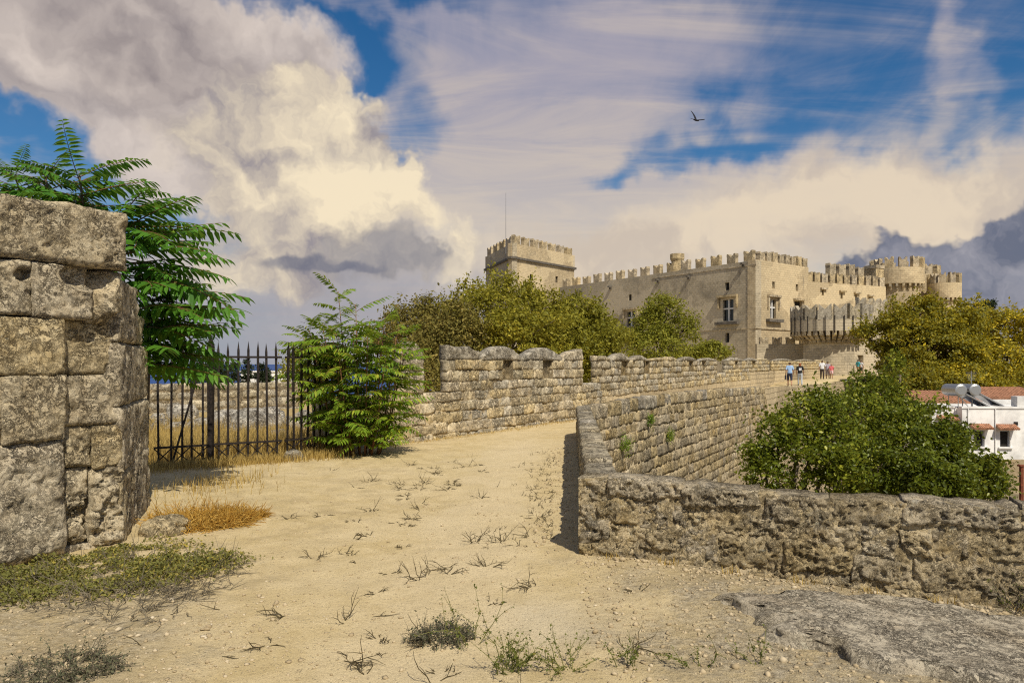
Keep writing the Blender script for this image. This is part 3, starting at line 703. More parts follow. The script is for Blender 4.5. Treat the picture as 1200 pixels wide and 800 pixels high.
def build_retaining():
    t = thing('retaining_wall', 'long coursed stone wall below the walkway, curving away toward the castle', 'wall', (RET[0][0], RET[0][1], 0))
    off = Vector((-RET[0][0], -RET[0][1]))
    class LP:
        L = PR.L
        def at(s, q): p, d = PR.at(q); return p+off, d
    S = [(0, .70), (PR.c[1], .74), (PR.c[2], .60), (PR.c[3], .14), (PR.c[4], .16), (PR.c[5], .40)]
    def zt(s):
        for (a, za), (b, zb_) in zip(S, S[1:]):
            if s <= b: return za+(zb_-za)*(s-a)/(b-a)
        return S[-1][1]
    core_strip('mortar_core', t, M['coursed'], LP(), 0, PR.L, .03, .32, -7, lambda s: zt(s)-.03, 1, .8)
    m = MB(); p, d = LP().at(0); 
    far = 25.0
    hs = [0, .34, .62, .88, 1.16, 1.46, 1.78, 2.1, 2.42, 2.74, 3.06, 3.38, 3.7]
    def vis(s, z):
        p, _ = PR.at(s); lim = EYE-(570-426)/FPX*p.y
        return z > lim-.25
    for i in range(len(hs)-1):
        zb = [lambda s, h=hs[i+1]: zt(s)-h, lambda s, h=hs[i]: zt(s)-h]
        wob = rng.uniform(.0, 6)
        courses(t, LP(), 0, far+.3*i, zb, ((.55, 1.1) if i == 0 else (.4, 1.25)), 1, (.32 if i == 0 else .16), M['retain'] if i else [M['retain'], M['cap'], M['retain']], .07 if i < 5 else .09, keep=vis, joint=.004, rnd=.014, rough=.014, wob=.05, nf=6, erode=.04)
    # farther on the stones run together
    V = []; F = []; n = 0
    return t

def build_battlement():
    t = thing('battlement_wall', 'crenellated sandstone wall with arched merlon caps lining the walkway', 'wall', (BAT[0][0], BAT[0][1], 0))
    off = Vector((-BAT[0][0], -BAT[0][1])); X = PB.s_px
    class LP:
        def at(s, q): p, d = PB.at(q); return p+off, d
    L = PB.L; gb = lambda s: max(-.3, -.25+.012*(s-20))
    lift = lambda s: .0 if s < 12 else .12*min(1, (s-12)/35)
    zl = lambda s: 1.02+lift(s)
    core_strip('mortar_core', t, M['coursed'], LP(), 0, L, .032, .7, -4, lambda s: zl(s)-.03, 1, 1.0)
    # lower courses, visible beside the track
    sv = X(712)
    for i, (a, b) in enumerate(((-.28, .08), (.08, .33), (.33, .58), (.58, .80), (.80, 1.02))):
        zb = [lambda s, q=a: q+lift(s)*(q > .7), lambda s, q=b: q+lift(s)*(q > .7)]
        courses(t, LP(), 0.0, sv if i < 3 else X(880), zb, (.35, .75), 1, .2 if i < 4 else .5, [M['battle'], M['battle'], M['battle2']], .045, joint=.004, rnd=.016, rough=.014, wob=.04, nf=5, erode=.05)
    # the merlon blocks: picture positions of their ends, niches and caps, all standing on the wall line
    NX = lambda l: [(X(a), X(b)) for a, b in l]
    blocks = [((470, 498), [], [(470, 498, .38, 1)]),
              ((525, 684), [(589.5, 602), (637, 649)], [(525, 563, .36, 0), (565, 612, .36, 1), (613, 660, .36, 1), (660, 684, .35, 2)]),
              ((700, 778), [(729, 738), (755, 762)], [(700, 716, .20, 0), (717, 739, .27, 1), (741, 760, .22, 1), (761, 778, .15, 2)]),
              ((782, 841), [(808, 813), (823.5, 828)], [(782, 794, .2, 0), (797, 818, .2, 1), (820, 841, .16, 1)]),
              ((851, 902), [(862, 866), (882, 886)], [(851, 872, .2, 1), (874, 888, .2, 1), (889, 902, .2, 0)]),
              ((906, 1000), [], [(906, 930, .2, 1), (932, 955, .2, 1), (957, 1000, .2, 0)])]
    for bi, ((a, b), niches, caps) in enumerate(blocks):
        sa, sb = X(a), X(b); nn = NX(niches); cuts = [c for q in nn for c in q]
        h = [0, .22, .47, .72]
        z = [(lambda s, q=q: zl(s)+q) for q in h]
        big = bi >= 3
        inn = lambda s, zz: any(q[0] < s < q[1] for q in nn) and zz > zl(s)+.22
        edges = [sa]+cuts+[sb]
        for i in range(len(edges)-1):
            niche = i % 2 == 1
            e0, e1 = edges[i], edges[i+1]
            if niche:
                core_strip('mortar_core', t, M['mortar'], LP(), e0, e1, .15, .22, lambda s: zl(s)-.05, lambda s: zl(s)+.72, 1)
                core_strip('niche_sill', t, M['battle'], LP(), e0-.01, e1+.01, .035, .2, lambda s: zl(s)-.04, lambda s: zl(s)+.215, 1)
            else: core_strip('mortar_core', t, M['mortar'], LP(), e0+(.02 if i == 0 else 0), e1-(.02 if i == len(edges)-2 else 0), .032, .21, lambda s: zl(s)-.05, lambda s: zl(s)+.70, 1)
        for r in range(3):
            dep = .22
            courses(t, LP(), sa, sb, z[r:r+2], (.35, .7) if not big else (.7, 1.2), 1, .22, [M['battle'], M['battle'], M['battle2']], .045 if bi < 2 else .08, joint=.004, cuts=cuts if r else (), skip=inn, rnd=.016, rough=.014, wob=.03, nf=5, erode=.05)
        for (ca, cb, hh, kind) in caps:
            s0, s1 = X(ca), X(cb); m_ = (s0+s1)/2; p, d = LP().at(m_); w = s1-s0
            if kind == 1: top = lambda x, w=w, hh=hh: -(hh*.82)*np.abs(2*x/w)**2.0
            elif kind == 2: top = lambda x, w=w, hh=hh: -(hh*.55)*np.clip(.5-x/w, 0, 1)**1.5
            else: top = lambda x, w=w, hh=hh: -.04+.05*fbm(np.stack([x*6, x*0, x*0+w], 1), 3, 5)-(hh*.5)*np.clip((x/w-.15)*2, 0, 1)
            stone_piece('merlon_cap', t, M['cap'] if (kind == 1 or rng.random() < .5) else M['battle'], (p.x, p.y, zl(m_)+.71+hh/2), math.atan2(d.y, d.x), w-.01, hh, .25, cell=.05 if bi < 2 else .1, rnd=.04, rough=.018, wob=.02, out=-1, nf=5, top=top, erode=.04, proud=.015)
    return t
def build_far_wall():
    a, b = at(160, 470, 30), at(352, 470, 34)
    t = thing('old_stone_wall', 'old grey block wall beyond the gate, above the pale rocks', 'wall', (a.x, a.y, -.4))
    pth = Path([(0, 0), (b.x-a.x, b.y-a.y)])
    core_strip('mortar_core', t, M['mortar'], pth, 0, pth.L, .04, .7, -1.5, 1.15, 1, 2)
    courses(t, pth, 0, pth.L, [-.3, .05, .5, .88, 1.2], (.7, 1.3), 1, .3, M['battle2'], .16, rnd=.05, rough=.03, wob=.05, erode=.06, nf=2.5)
# ------------------------------------------------------------------ castle
class Face:
    """vertical wall plane: A start point, T along, N outward; u metres along, z up"""
    def __init__(s, A, B, flip=False):
        s.A = Vector(A); d = Vector(B)-s.A; s.L = d.length; s.T = d.normalized(); s.N = Vector((s.T.y, -s.T.x))
        if flip: s.N = -s.N
    def p(s, u, z, o=0.0): q = s.A+s.T*u+s.N*o; return (q.x, q.y, z)
    def on(s, px, py):
        r = (px-600)/FPX; u = (r*s.A.y-s.A.x)/(s.T.x-r*s.T.y); y = s.A.y+s.T.y*u
        return u, EYE+(426-py)/FPX*y
    def ang(s): return math.atan2(s.T.y, s.T.x)
def wall_holes(name, parent, mat, f, u0, u1, z0, z1, holes=(), thick=1.2, reveal=.45, base=(0, 0)):
    """wall slab with real openings; holes: (u0, u1, z0, z1)"""
    us = sorted({u0, u1, *[q for h in holes for q in h[:2]]}); zs = sorted({z0, z1, *[q for h in holes for q in h[2:]]})
    V = []; F = []; UV = []
    def quad(a, b, c, d, uvs):
        n = len(V); V.extend([a, b, c, d]); F.append((n, n+1, n+2, n+3)); UV.extend(uvs)
    for i in range(len(us)-1):
        for j in range(len(zs)-1):
            a, b, c, d = us[i], us[i+1], zs[j], zs[j+1]; m = ((a+b)/2, (c+d)/2)
            if any(h[0] < m[0] < h[1] and h[2] < m[1] < h[3] for h in holes): continue
            quad(f.p(a, c), f.p(b, c), f.p(b, d), f.p(a, d), [(a, c), (b, c), (b, d), (a, d)])
    for (a, b, c, d) in holes:
        r = -reveal
        for (p, q) in (((a, c), (a, d)), ((b, d), (b, c)), ((b, c), (a, c)), ((a, d), (b, d))):
            quad(f.p(*p), f.p(*q), f.p(*q, r), f.p(*p, r), [p, q, (q[0]+.4, q[1]), (p[0]+.4, p[1])])
    quad(f.p(u1, z0, -thick), f.p(u0, z0, -thick), f.p(u0, z1, -thick), f.p(u1, z1, -thick), [(u1, z0), (u0, z0), (u0, z1), (u1, z1)])
    quad(f.p(u0, z1), f.p(u1, z1), f.p(u1, z1, -thick), f.p(u0, z1, -thick), [(u0, 0), (u1, 0), (u1, thick), (u0, thick)])
    quad(f.p(u0, z0, -thick), f.p(u0, z0), f.p(u0, z1), f.p(u0, z1, -thick), [(0, z0), (thick, z0), (thick, z1), (0, z1)])
    quad(f.p(u1, z0), f.p(u1, z0, -thick), f.p(u1, z1, -thick), f.p(u1, z1), [(0, z0), (thick, z0), (thick, z1), (0, z1)])
    V = [(v[0]-base[0], v[1]-base[1], v[2]) for v in V]
    return obj(name, V, F, mat, parent, uv=UV)
_mer = {}
def merlon_mesh(w, h, t, mat, key):
    if key not in _mer:
        m = MB(); pr = [(-.5, 0), (.5, 0), (.5, .62), (.54, .80), (.5, 1.0), (.34, .97), (.2, .80), (.07, .70), (-.07, .70), (-.2, .80), (-.34, .97), (-.5, 1.0), (-.54, .80), (-.5, .62)]
        m.prism([(a*w, b*h) for a, b in pr], lambda p: (p[0], -t/2, p[1]), lambda p: (p[0], t/2, p[1]))
        _mer[key] = mesh_data('merlon', m.V, m.F, mat)
    return _mer[key]
def merlons(parent, f, u0, u1, z, n, w, h, t, mat, key, base, o=None, name='merlon'):
    me = merlon_mesh(w, h, t, mat, key)
    for i in range(n):
        u = u0+(u1-u0)*(i+.5)/n; p = f.p(u, z-.02, -t/2-.02 if o is None else o)
        inst(name, me, parent, (p[0]-base[0], p[1]-base[1], p[2]), (0, 0, f.ang()+rng.uniform(-.04, .04)), (1, 1, rng.uniform(.88, 1.06)))
def slab(f, u0, u1, z0, z1, o0, o1, m, base):
    V = [f.p(u, z, o) for z in (z0, z1) for (u, o) in ((u0, o0), (u1, o0), (u1, o1), (u0, o1))]
    m.add([(v[0]-base[0], v[1]-base[1], v[2]) for v in V], [(3, 2, 1, 0), (4, 5, 6, 7), (0, 1, 5, 4), (1, 2, 6, 5), (2, 3, 7, 6), (3, 0, 4, 7)])
def part_slab(name, parent, mat, f, u0, u1, z0, z1, o0, o1, base):
    m = MB(); slab(f, u0, u1, z0, z1, o0, o1, m, base); return m.build(name, mat, parent)
def window_cross(parent, f, h, base):
    a, b, c, d = h
    w = part_slab('window', parent, M['glass'], f, a, b, c, d, -.42, -.36, base)
    m = MB(); u = (a+b)/2; z = c+(d-c)*.58; slab(f, u-.11, u+.11, c, d, -.36, -.16, m, base); slab(f, a, u-.11, z-.1, z+.1, -.36, -.17, m, base); slab(f, u+.11, b, z-.1, z+.1, -.36, -.17, m, base)
    m.build('mullion_cross', M['whitepaint'], w)
    m = MB(); slab(f, a-.75, b+.75, d+.32, d+.62, -.02, .42, m, base); slab(f, a-.72, a-.46, d-1.1, d+.32, -.02, .3, m, base); slab(f, b+.46, b+.72, d-1.1, d+.32, -.02, .3, m, base)
    m.build('hood_mould', M['trim'], w)
    m = MB(); slab(f, a-1.0, b+1.0, c-.5, c-.12, -.02, .55, m, base); m.build('sill', M['darktrim'], w)
def window_slit(parent, f, h, base, hood=False):
    w = part_slab('slit_window', parent, M['void'], f, *h, -.44, -.38, base)
    if hood: part_slab('hood_mould', w, M['trim'], f, h[0]-.3, h[1]+.5, h[3]+.1, h[3]+.35, -.02, .35, base)
def build_castle():
    Cn = Vector((31.9, 95.0)); base = (Cn.x, Cn.y); t = thing('castle', 'massive crenellated sandstone castle block with stone cross windows above the trees', 'castle', (Cn.x, Cn.y, 0))
    fl = Face((8.4, 129.0), Cn); fr = Face(Cn, (42.1, 103.0))
    # window openings read off the wall planes
    def rect(f, x0, x1, y0, y1):
        xm = (x0+x1)/2; ua = f.on(x0, y0)[0]; ub = f.on(x1, y0)[0]; return (ua, ub, f.on(xm, y1)[1], f.on(xm, y0)[1])
    big = [rect(fl, 847, 859.5, 351, 376), rect(fl, 734.5, 744, 365, 382)]
    slit = [rect(fl, 849.5, 854.5, 331, 340), rect(fl, 736.5, 740, 345, 352), rect(fl, 850, 854.5, 390, 401), rect(fl, 674, 676.5, 343, 348), rect(fl, 778, 781, 352, 358)]
    zt = 15.2
    wall_holes('wall', t, M['castle2'], fl, 0, fl.L, -6, zt, big+slit, base=base)  # left face takes the darkened grey: part of its shade is in the colour
    bigr = [rect(fr, 902.5, 909.5, 351, 373)]; slr = [rect(fr, 905, 908, 330, 338), rect(fr, 932.5, 935.5, 333, 341), rect(fr, 931, 940, 353, 362)]
    wall_holes('wall', t, M['castle'], fr, 0, fr.L, -6, zt+.1, bigr+slr, base=base)
    for h in big: window_cross(t, fl, h, base)
    for h in slit: window_slit(t, fl, h, base)
    for h in bigr: window_cross(t, fr, h, base)
    for i, h in enumerate(slr): window_slit(t, fr, h, base, i == 2)
    # string course, parapet band, roof
    for (u0, u1, z) in ((0, fl.L+.12, fl.on(800, 389)[1]), (fl.L*.55, fl.L+.1, zt-.62)):
        part_slab('string_course', t, M['trim'], fl, u0, u1, z, z+.13, -.05, .07, base)
    part_slab('string_course', t, M['trim'], fr, -.1, fr.L, fl.on(800, 389)[1], fl.on(800, 389)[1]+.16, -.05, .14, base)
    m = MB(); q = [fl.p(0, 0, -1), fl.p(fl.L, 0, -1), fr.p(fr.L, 0, -1), (38, 140, 0)]
    m.add([(v[0]-base[0], v[1]-base[1], 14.0) for v in q], [(0, 1, 2, 3)]); m.build('roof_terrace', M['trim'], t)
    merlons(t, fl, 0.2, fl.L+.15, zt, 15, 1.35, 1.45, .7, M['trim'], 'L', base)
    merlons(t, fr, .9, fr.L, zt+.1, 8, 1.05, 1.35, .7, M['trim'], 'R', base)
    # rain spouts that throw the slanting shadows on the west face
    for px, py in ((872, 309), (808, 324), (772, 328), (716, 336), (682, 341)):
        u, z = fl.on(px, py); m = MB(); slab(fl, u-.16, u+.16, z-.12, z+.12, -.1, .62, m, base); slab(fl, u-.2, u+.2, z-.4, z-.12, -.1, .25, m, base); m.build('water_spout', M['darktrim'], t)
    # little turret on the wall walk
    u, z = fl.on(787, 318); p = fl.p(u, 0, -1.2); m = MB(); m.lathe([(.85, 13.9), (.85, zt+1.6), (1.0, zt+1.9), (1.05, zt+2.0), (1.05, zt+2.7), (.75, zt+2.7), (.75, zt+2.0)], (p[0]-base[0], p[1]-base[1], 0), 18); m.build('turret', M['trim'], t)
    # north wing: lower curtain with bracketed windows, stepping back to the round towers
    fc = Face(fr.p(fr.L, 0, -.6)[:2], (57.2, 111.0)); zc = 13.4
    sl = [rect(fc, *q) for q in ((963, 965.5, 340, 346), (985, 987.5, 343, 350), (1002, 1004.5, 345, 352), (1018, 1020.5, 348, 355))]
    w = wall_holes('wall', t, M['castle'], fc, 0, fc.L, -6, zc, sl, base=base)
    for h in sl: window_slit(t, fc, h, base, True)
    merlons(t, fc, .3, fc.L, zc, 11, 1.1, 1.5, .7, M['trim'], 'C', base)
    fd = Face((49.5, 114.0), (62.5, 122.0)); wall_holes('wall', t, M['castle'], fd, 0, fd.L, -6, 15.8, [], base=base)
    merlons(t, fd, .3, fd.L, 15.8, 6, 1.6, 1.9, .8, M['trim'], 'D', base)
    # side return between block and wing
    fs = Face(fr.p(fr.L, 0)[:2], (fr.A+fr.T*fr.L-fr.N*14)[:]); wall_holes('wall', t, M['castle'], fs, .01, fs.L, -6, zt+.1, [], base=base)
    merlons(t, fs, .6, fs.L, zt+.1, 8, 1.05, 1.35, .7, M['trim'], 'R', base)
    # low outer wall with merlons at the foot
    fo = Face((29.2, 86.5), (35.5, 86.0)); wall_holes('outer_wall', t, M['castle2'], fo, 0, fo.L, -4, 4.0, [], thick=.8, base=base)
    merlons(t, fo, .1, fo.L, 4.0, 4, .95, .95, .6, M['trim'], 'O', base)
def build_square_tower():
    c = Vector((0.0, 138.0)); base = (c.x, c.y); t = thing('square_tower', 'tall square castle tower with dark cornice and notched battlements', 'tower', (c.x, c.y, 0))
    c2 = Vector((13.2, 154.0)); c0 = Vector((-5.6, 156.0)); c3 = c2+c0-c
    H = 21.6
    fs = [Face(c0, c), Face(c, c2), Face(c2, c3), Face(c3, c0)]
    sl = []
    f = fs[1]
    for q in ((621, 624.5, 321, 329), (651, 654, 323.5, 331)):
        ua, ub = f.on(q[0], 325)[0], f.on(q[1], 325)[0]; sl.append((ua, ub, f.on(q[0], q[3])[1], f.on(q[0], q[2])[1]))
    for i, f in enumerate(fs):
        wall_holes('wall', t, M['castle2'] if i != 1 else M['castle'], f, 0, f.L, -5, H, sl if i == 1 else [], thick=1.0, base=base)  # shade-darkened grey on every side but the sunward one
        part_slab('cornice', t, M['darktrim'], f, -.35, f.L+.35, H, H+.42, -1.0, .38, base)
        wall_holes('parapet', t, M['castle2'] if i != 1 else M['castle'], f, -.2, f.L+.2, H+.425, H+3.0, [], thick=.9, base=base) if True else None
        n = 4 if i % 2 == 0 else 7
        merlons(t, f, .2, f.L-.2, H+2.98, n, f.L/n*.58, 1.7, .8, M['trim'], 'T%d' % (i % 2), base)
    for h in sl: window_slit(t, fs[1], h, base)
    m = MB(); m.add([(v.x-c.x, v.y-c.y, H+.9) for v in (c, c2, c3, c0)], [(0, 1, 2, 3)]); m.build('roof_terrace', M['trim'], t)
    m = MB(); p = fs[1].p(.8, 0, -2.2); m.tube([(p[0]-c.x, p[1]-c.y, H+.8), (p[0]-c.x, p[1]-c.y, 34.6)], [.06, .03], 6)
    k = MB();
    pole = m.build('flagpole', plain('grey_pole_paint', (.2, .2, .21), .5), t)
def round_tower(name, label, c, r, ztop, zcor, mat, nm, ncor, over=.55, zb=-5.0, parent_thing=True):
    t = thing(name, label, 'tower', (c[0], c[1], 0)); n = 40
    m = MB(); m.lathe([(r*1.03, zb), (r, zcor), (r, zcor+1.0)], n=n); o = m.build('drum', mat, t, True); add_uv(o, r)
    R = r+over
    m = MB(); m.lathe([(r-.02, zcor+.95), (R, zcor+.95), (R, ztop-1.5), (R-.7, ztop-1.5), (R-.7, zcor+1.2), (0.01, zcor+1.2)], n=n); o = m.build('parapet', mat, t); add_uv(o, R)
    cb = MB(); cb.prism([(0, 0), (.0, 1.0), (over+.02, 1.0), (over+.02, .55), (over*.55, .3), (over*.5, 0.05)], lambda p: (p[0], -.17, p[1]), lambda p: (p[0], .17, p[1]))
    cm = mesh_data('corbel', cb.V, cb.F, M['trim'])
    for i in range(ncor):
        a = 2*math.pi*(i+.5)/ncor
        if math.cos(a-math.atan2(-c[1], -c[0])) < -.25: continue
        inst('corbel', cm, t, (math.cos(a)*(r-.05), math.sin(a)*(r-.05), zcor-.05), (0, 0, a))
    me = merlon_mesh(2*math.pi*R/nm*.55, 1.7, .65, M['trim'], name+str(r))
    for i in range(nm):
        a = 2*math.pi*(i+.5)/nm; inst('merlon', me, t, (math.cos(a)*(R-.36), math.sin(a)*(R-.36), ztop-1.52), (0, 0, a+math.pi/2), (1, 1, rng.uniform(.9, 1.05)))
    return t
def add_uv(o, r):
    me = o.data; l = me.uv_layers.new(name='UVMap'); co = np.array([v.co[:] for v in me.vertices]); li = np.array([q.vertex_index for q in me.loops])
    u = np.arctan2(co[:, 1], co[:, 0])*r; l.data.foreach_set('uv', np.stack([u[li], co[li, 2]], 1).astype(np.float32).ravel())
def build_towers():
    round_tower('round_tower', 'round castle tower with corbelled battlements beside the stepped curtain wall', (62.6, 118), 3.45, 18.4, 13.4, M['castle'], 12, 26, .55)
    round_tower('round_tower', 'second round castle tower, half hidden between its two corbelled neighbours', (69.6, 124.5), 2.9, 18.2, 12.4, M['castle'], 10, 22, .55)
    round_tower('round_tower', 'lowest round castle tower, outermost above the yellow-green tree', (69.7, 117), 1.95, 16.0, 11.2, M['castle'], 10, 22, .5)
    # square shaft beside the first round tower
    t = thing('stair_turret', 'tall narrow stair turret between curtain wall and round tower', 'tower', (56.7, 113.5, 0))
    m = MB(); m.box((0, 0, 5.0), (1.9, 1.9, 23.0), .5); o = m.build('shaft', M['trim'], t); m = MB(); m.box((0, 0, 16.7), (2.1, 2.1, .5), .5); m.build('cap', M['trim'], t)
def build_bastion():
    c = Vector((36.0, 82.0)); t = thing('gate_bastion', 'half-round gate bastion with corbelled gallery and pointed merlons below the castle', 'bastion', (c.x, c.y, 0))
    r = 2.85; n = 44
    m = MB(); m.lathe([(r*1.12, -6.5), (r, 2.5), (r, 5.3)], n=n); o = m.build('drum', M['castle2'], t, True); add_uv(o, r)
    R = 4.25; zc = 3.95
    cb = MB(); cb.prism([(0, 0), (0, 1.25), (1.45, 1.25), (1.45, .8), (1.0, .6), (.95, .4), (.5, .3), (.45, 0)], lambda p: (p[0], -.2, p[1]), lambda p: (p[0], .2, p[1]))
    cm = mesh_data('corbel', cb.V, cb.F, M['trim'])
    for i in range(26):
        a = math.pi*(-1.1+1.25*i/25)
        inst('corbel', cm, t, (math.cos(a)*(r-.05), math.sin(a)*(r-.05), zc), (0, 0, a))
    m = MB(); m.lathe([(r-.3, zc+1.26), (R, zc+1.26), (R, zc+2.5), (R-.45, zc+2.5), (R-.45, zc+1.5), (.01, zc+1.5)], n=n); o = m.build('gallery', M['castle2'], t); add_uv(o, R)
    mb = MB(); mb.prism([(-.62, 0), (.62, 0), (.62, 1.75), (0, 1.12), (-.62, 1.75)], lambda p: (p[0], -.22, p[1]), lambda p: (p[0], .22, p[1])); mm = mesh_data('merlon', mb.V, mb.F, M['cap'])
    for i in range(17):
        a = 2*math.pi*i/17+.1; inst('merlon', mm, t, (math.cos(a)*(R-.23), math.sin(a)*(R-.23), zc+2.49), (0, 0, a+math.pi/2), (1, 1, rng.uniform(.92, 1.05)))
    # iron props of the gallery
    for i in range(11):
        a = math.pi*(-1.02+.7*i/10); m = MB(); m.tube([(math.cos(a)*(R+.1), math.sin(a)*(R+.1), zc+1.0), (math.cos(a)*(R+.1), math.sin(a)*(R+.1), zc+2.9)], .05, 5); m.build('prop', M['iron'], t)
    # straight gallery toward the curtain
    f = Face((40.0, 83.6), (46.5, 87.0)); base = (c.x, c.y)
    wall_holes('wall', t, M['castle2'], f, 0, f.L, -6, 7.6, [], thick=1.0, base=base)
    for i in range(4):
        p = f.p(.8+i*1.3, 7.58, -.4); inst('merlon', mm, t, (p[0]-c.x, p[1]-c.y, p[2]), (0, 0, f.ang()))
    # gateway at the end of the walkway
    g = thing('gateway', 'small stone gateway at the far end of the walkway, next to the bastion', 'gateway', (37.9, 79.9, .3))
    f = Face((37.55, 79.7), (41.9, 82.3)); base = (37.9, 79.9)
    u0, u1 = .3, 1.75
    wall_holes('wall', g, M['castle2'], f, 0, f.L, -4, 3.1, [(u0, u1, .3, 2.6)], thick=.9, reveal=.9, base=base)
    bpy.data.objects[g.children[0].name].location.z = -.3
    part_slab('back_wall', g, M['castle'], Face((38.3, 83.5), (43.0, 86.0)), 0, 5, -3, 2.6, -.5, 0, base).location.z = -.3
# ------------------------------------------------------------------ iron gate
def bar_mesh(name, h, w, spike=.16):
    m = MB(); a = w/2
    V = [(-a, -a, 0), (a, -a, 0), (a, a, 0), (-a, a, 0), (-a, -a, h-spike), (a, -a, h-spike), (a, a, h-spike), (-a, a, h-spike), (0, 0, h)]
    if spike: V[4:8] = [(q[0]*1.25, q[1]*1.25, q[2]) for q in V[4:8]]
    m.add(V, [(3, 2, 1, 0), (0, 1, 5, 4), (1, 2, 6, 5), (2, 3, 7, 6), (3, 0, 4, 7), (4, 5, 8), (5, 6, 8), (6, 7, 8), (7, 4, 8)])
    return mesh_data(name, m.V, m.F, M['iron'])
def build_gate():
    gp = Path([GATE0, GATE1]); bm = bar_mesh('bar', 2.02, .027); pm = bar_mesh('post_shaft', 2.2, .075, .22)
    def leaf(name, label, path, s0, s1, n, ztop, lat, brace=None):
        p0, d = path.at(s0); z0 = gz(p0.x, p0.y); t = thing(name, label, 'gate' if 'gate' in name else 'fence', (p0.x, p0.y, z0), math.atan2(d.y, d.x), group=None); L = s1-s0
        for i in range(n):
            inst('bar', bm, t, (L*(i+.5)/n+rng.uniform(-.012, .012), 0, .0+rng.uniform(-.015, .02)), (rng.uniform(-.012, .012), rng.uniform(-.012, .012), 0))
        for z, w in ((ztop, .035), (.33, .032), (.05, .032)):
            m = MB(); m.box((L/2, -.026, z), (L, .014, w)); m.build('rail', M['iron'], t)
        for i in range(lat):
            for sg in (0, 1):
                m = MB(); a, b = L*i/lat, L*(i+1)/lat
                m.tube([(a, -.02+.016*sg, .06 if sg else .32), (b, -.02+.016*sg, .32 if sg else .06)], .010, 5); m.build('lattice_strut', M['iron'], t)
        if brace:
            m = MB(); m.tube(brace, .016, 6); m.build('brace', M['iron'], t)
        return t
    S = gp.s_px
    leaf('iron_fence_panel', 'rusty iron railing panel between block wall and gate post', gp, S(180), S(244), 5, 1.62, 3, [(.25, -.05, .03), (S(244)-S(180)-.05, -.05, 1.9)])
    p, d = gp.at(S(247)); t = thing('gate_post', 'thick spiked iron post of the railing gate', 'post', (p.x, p.y, gz(p.x, p.y)-.05)); inst('shaft', pm, t)
    m = MB(); m.box((0, 0, .05), (.13, .13, .1)); m.build('foot', M['iron'], t)
    m = MB(); m.box((0, 0, 1.72), (.095, .095, .06)); m.build('collar', M['iron'], t)
    leaf('iron_gate', 'rusty spiked iron gate leaf with crossed struts along its foot', gp, S(250), S(330), 7, 1.76, 4)
    p, d = gp.at(S(333)); q = Path([p, p+Vector((.72, .95))]); leaf('iron_gate', 'second iron gate leaf, half buried in the green shrub', q, 0, 1.1, 8, 1.76, 3)
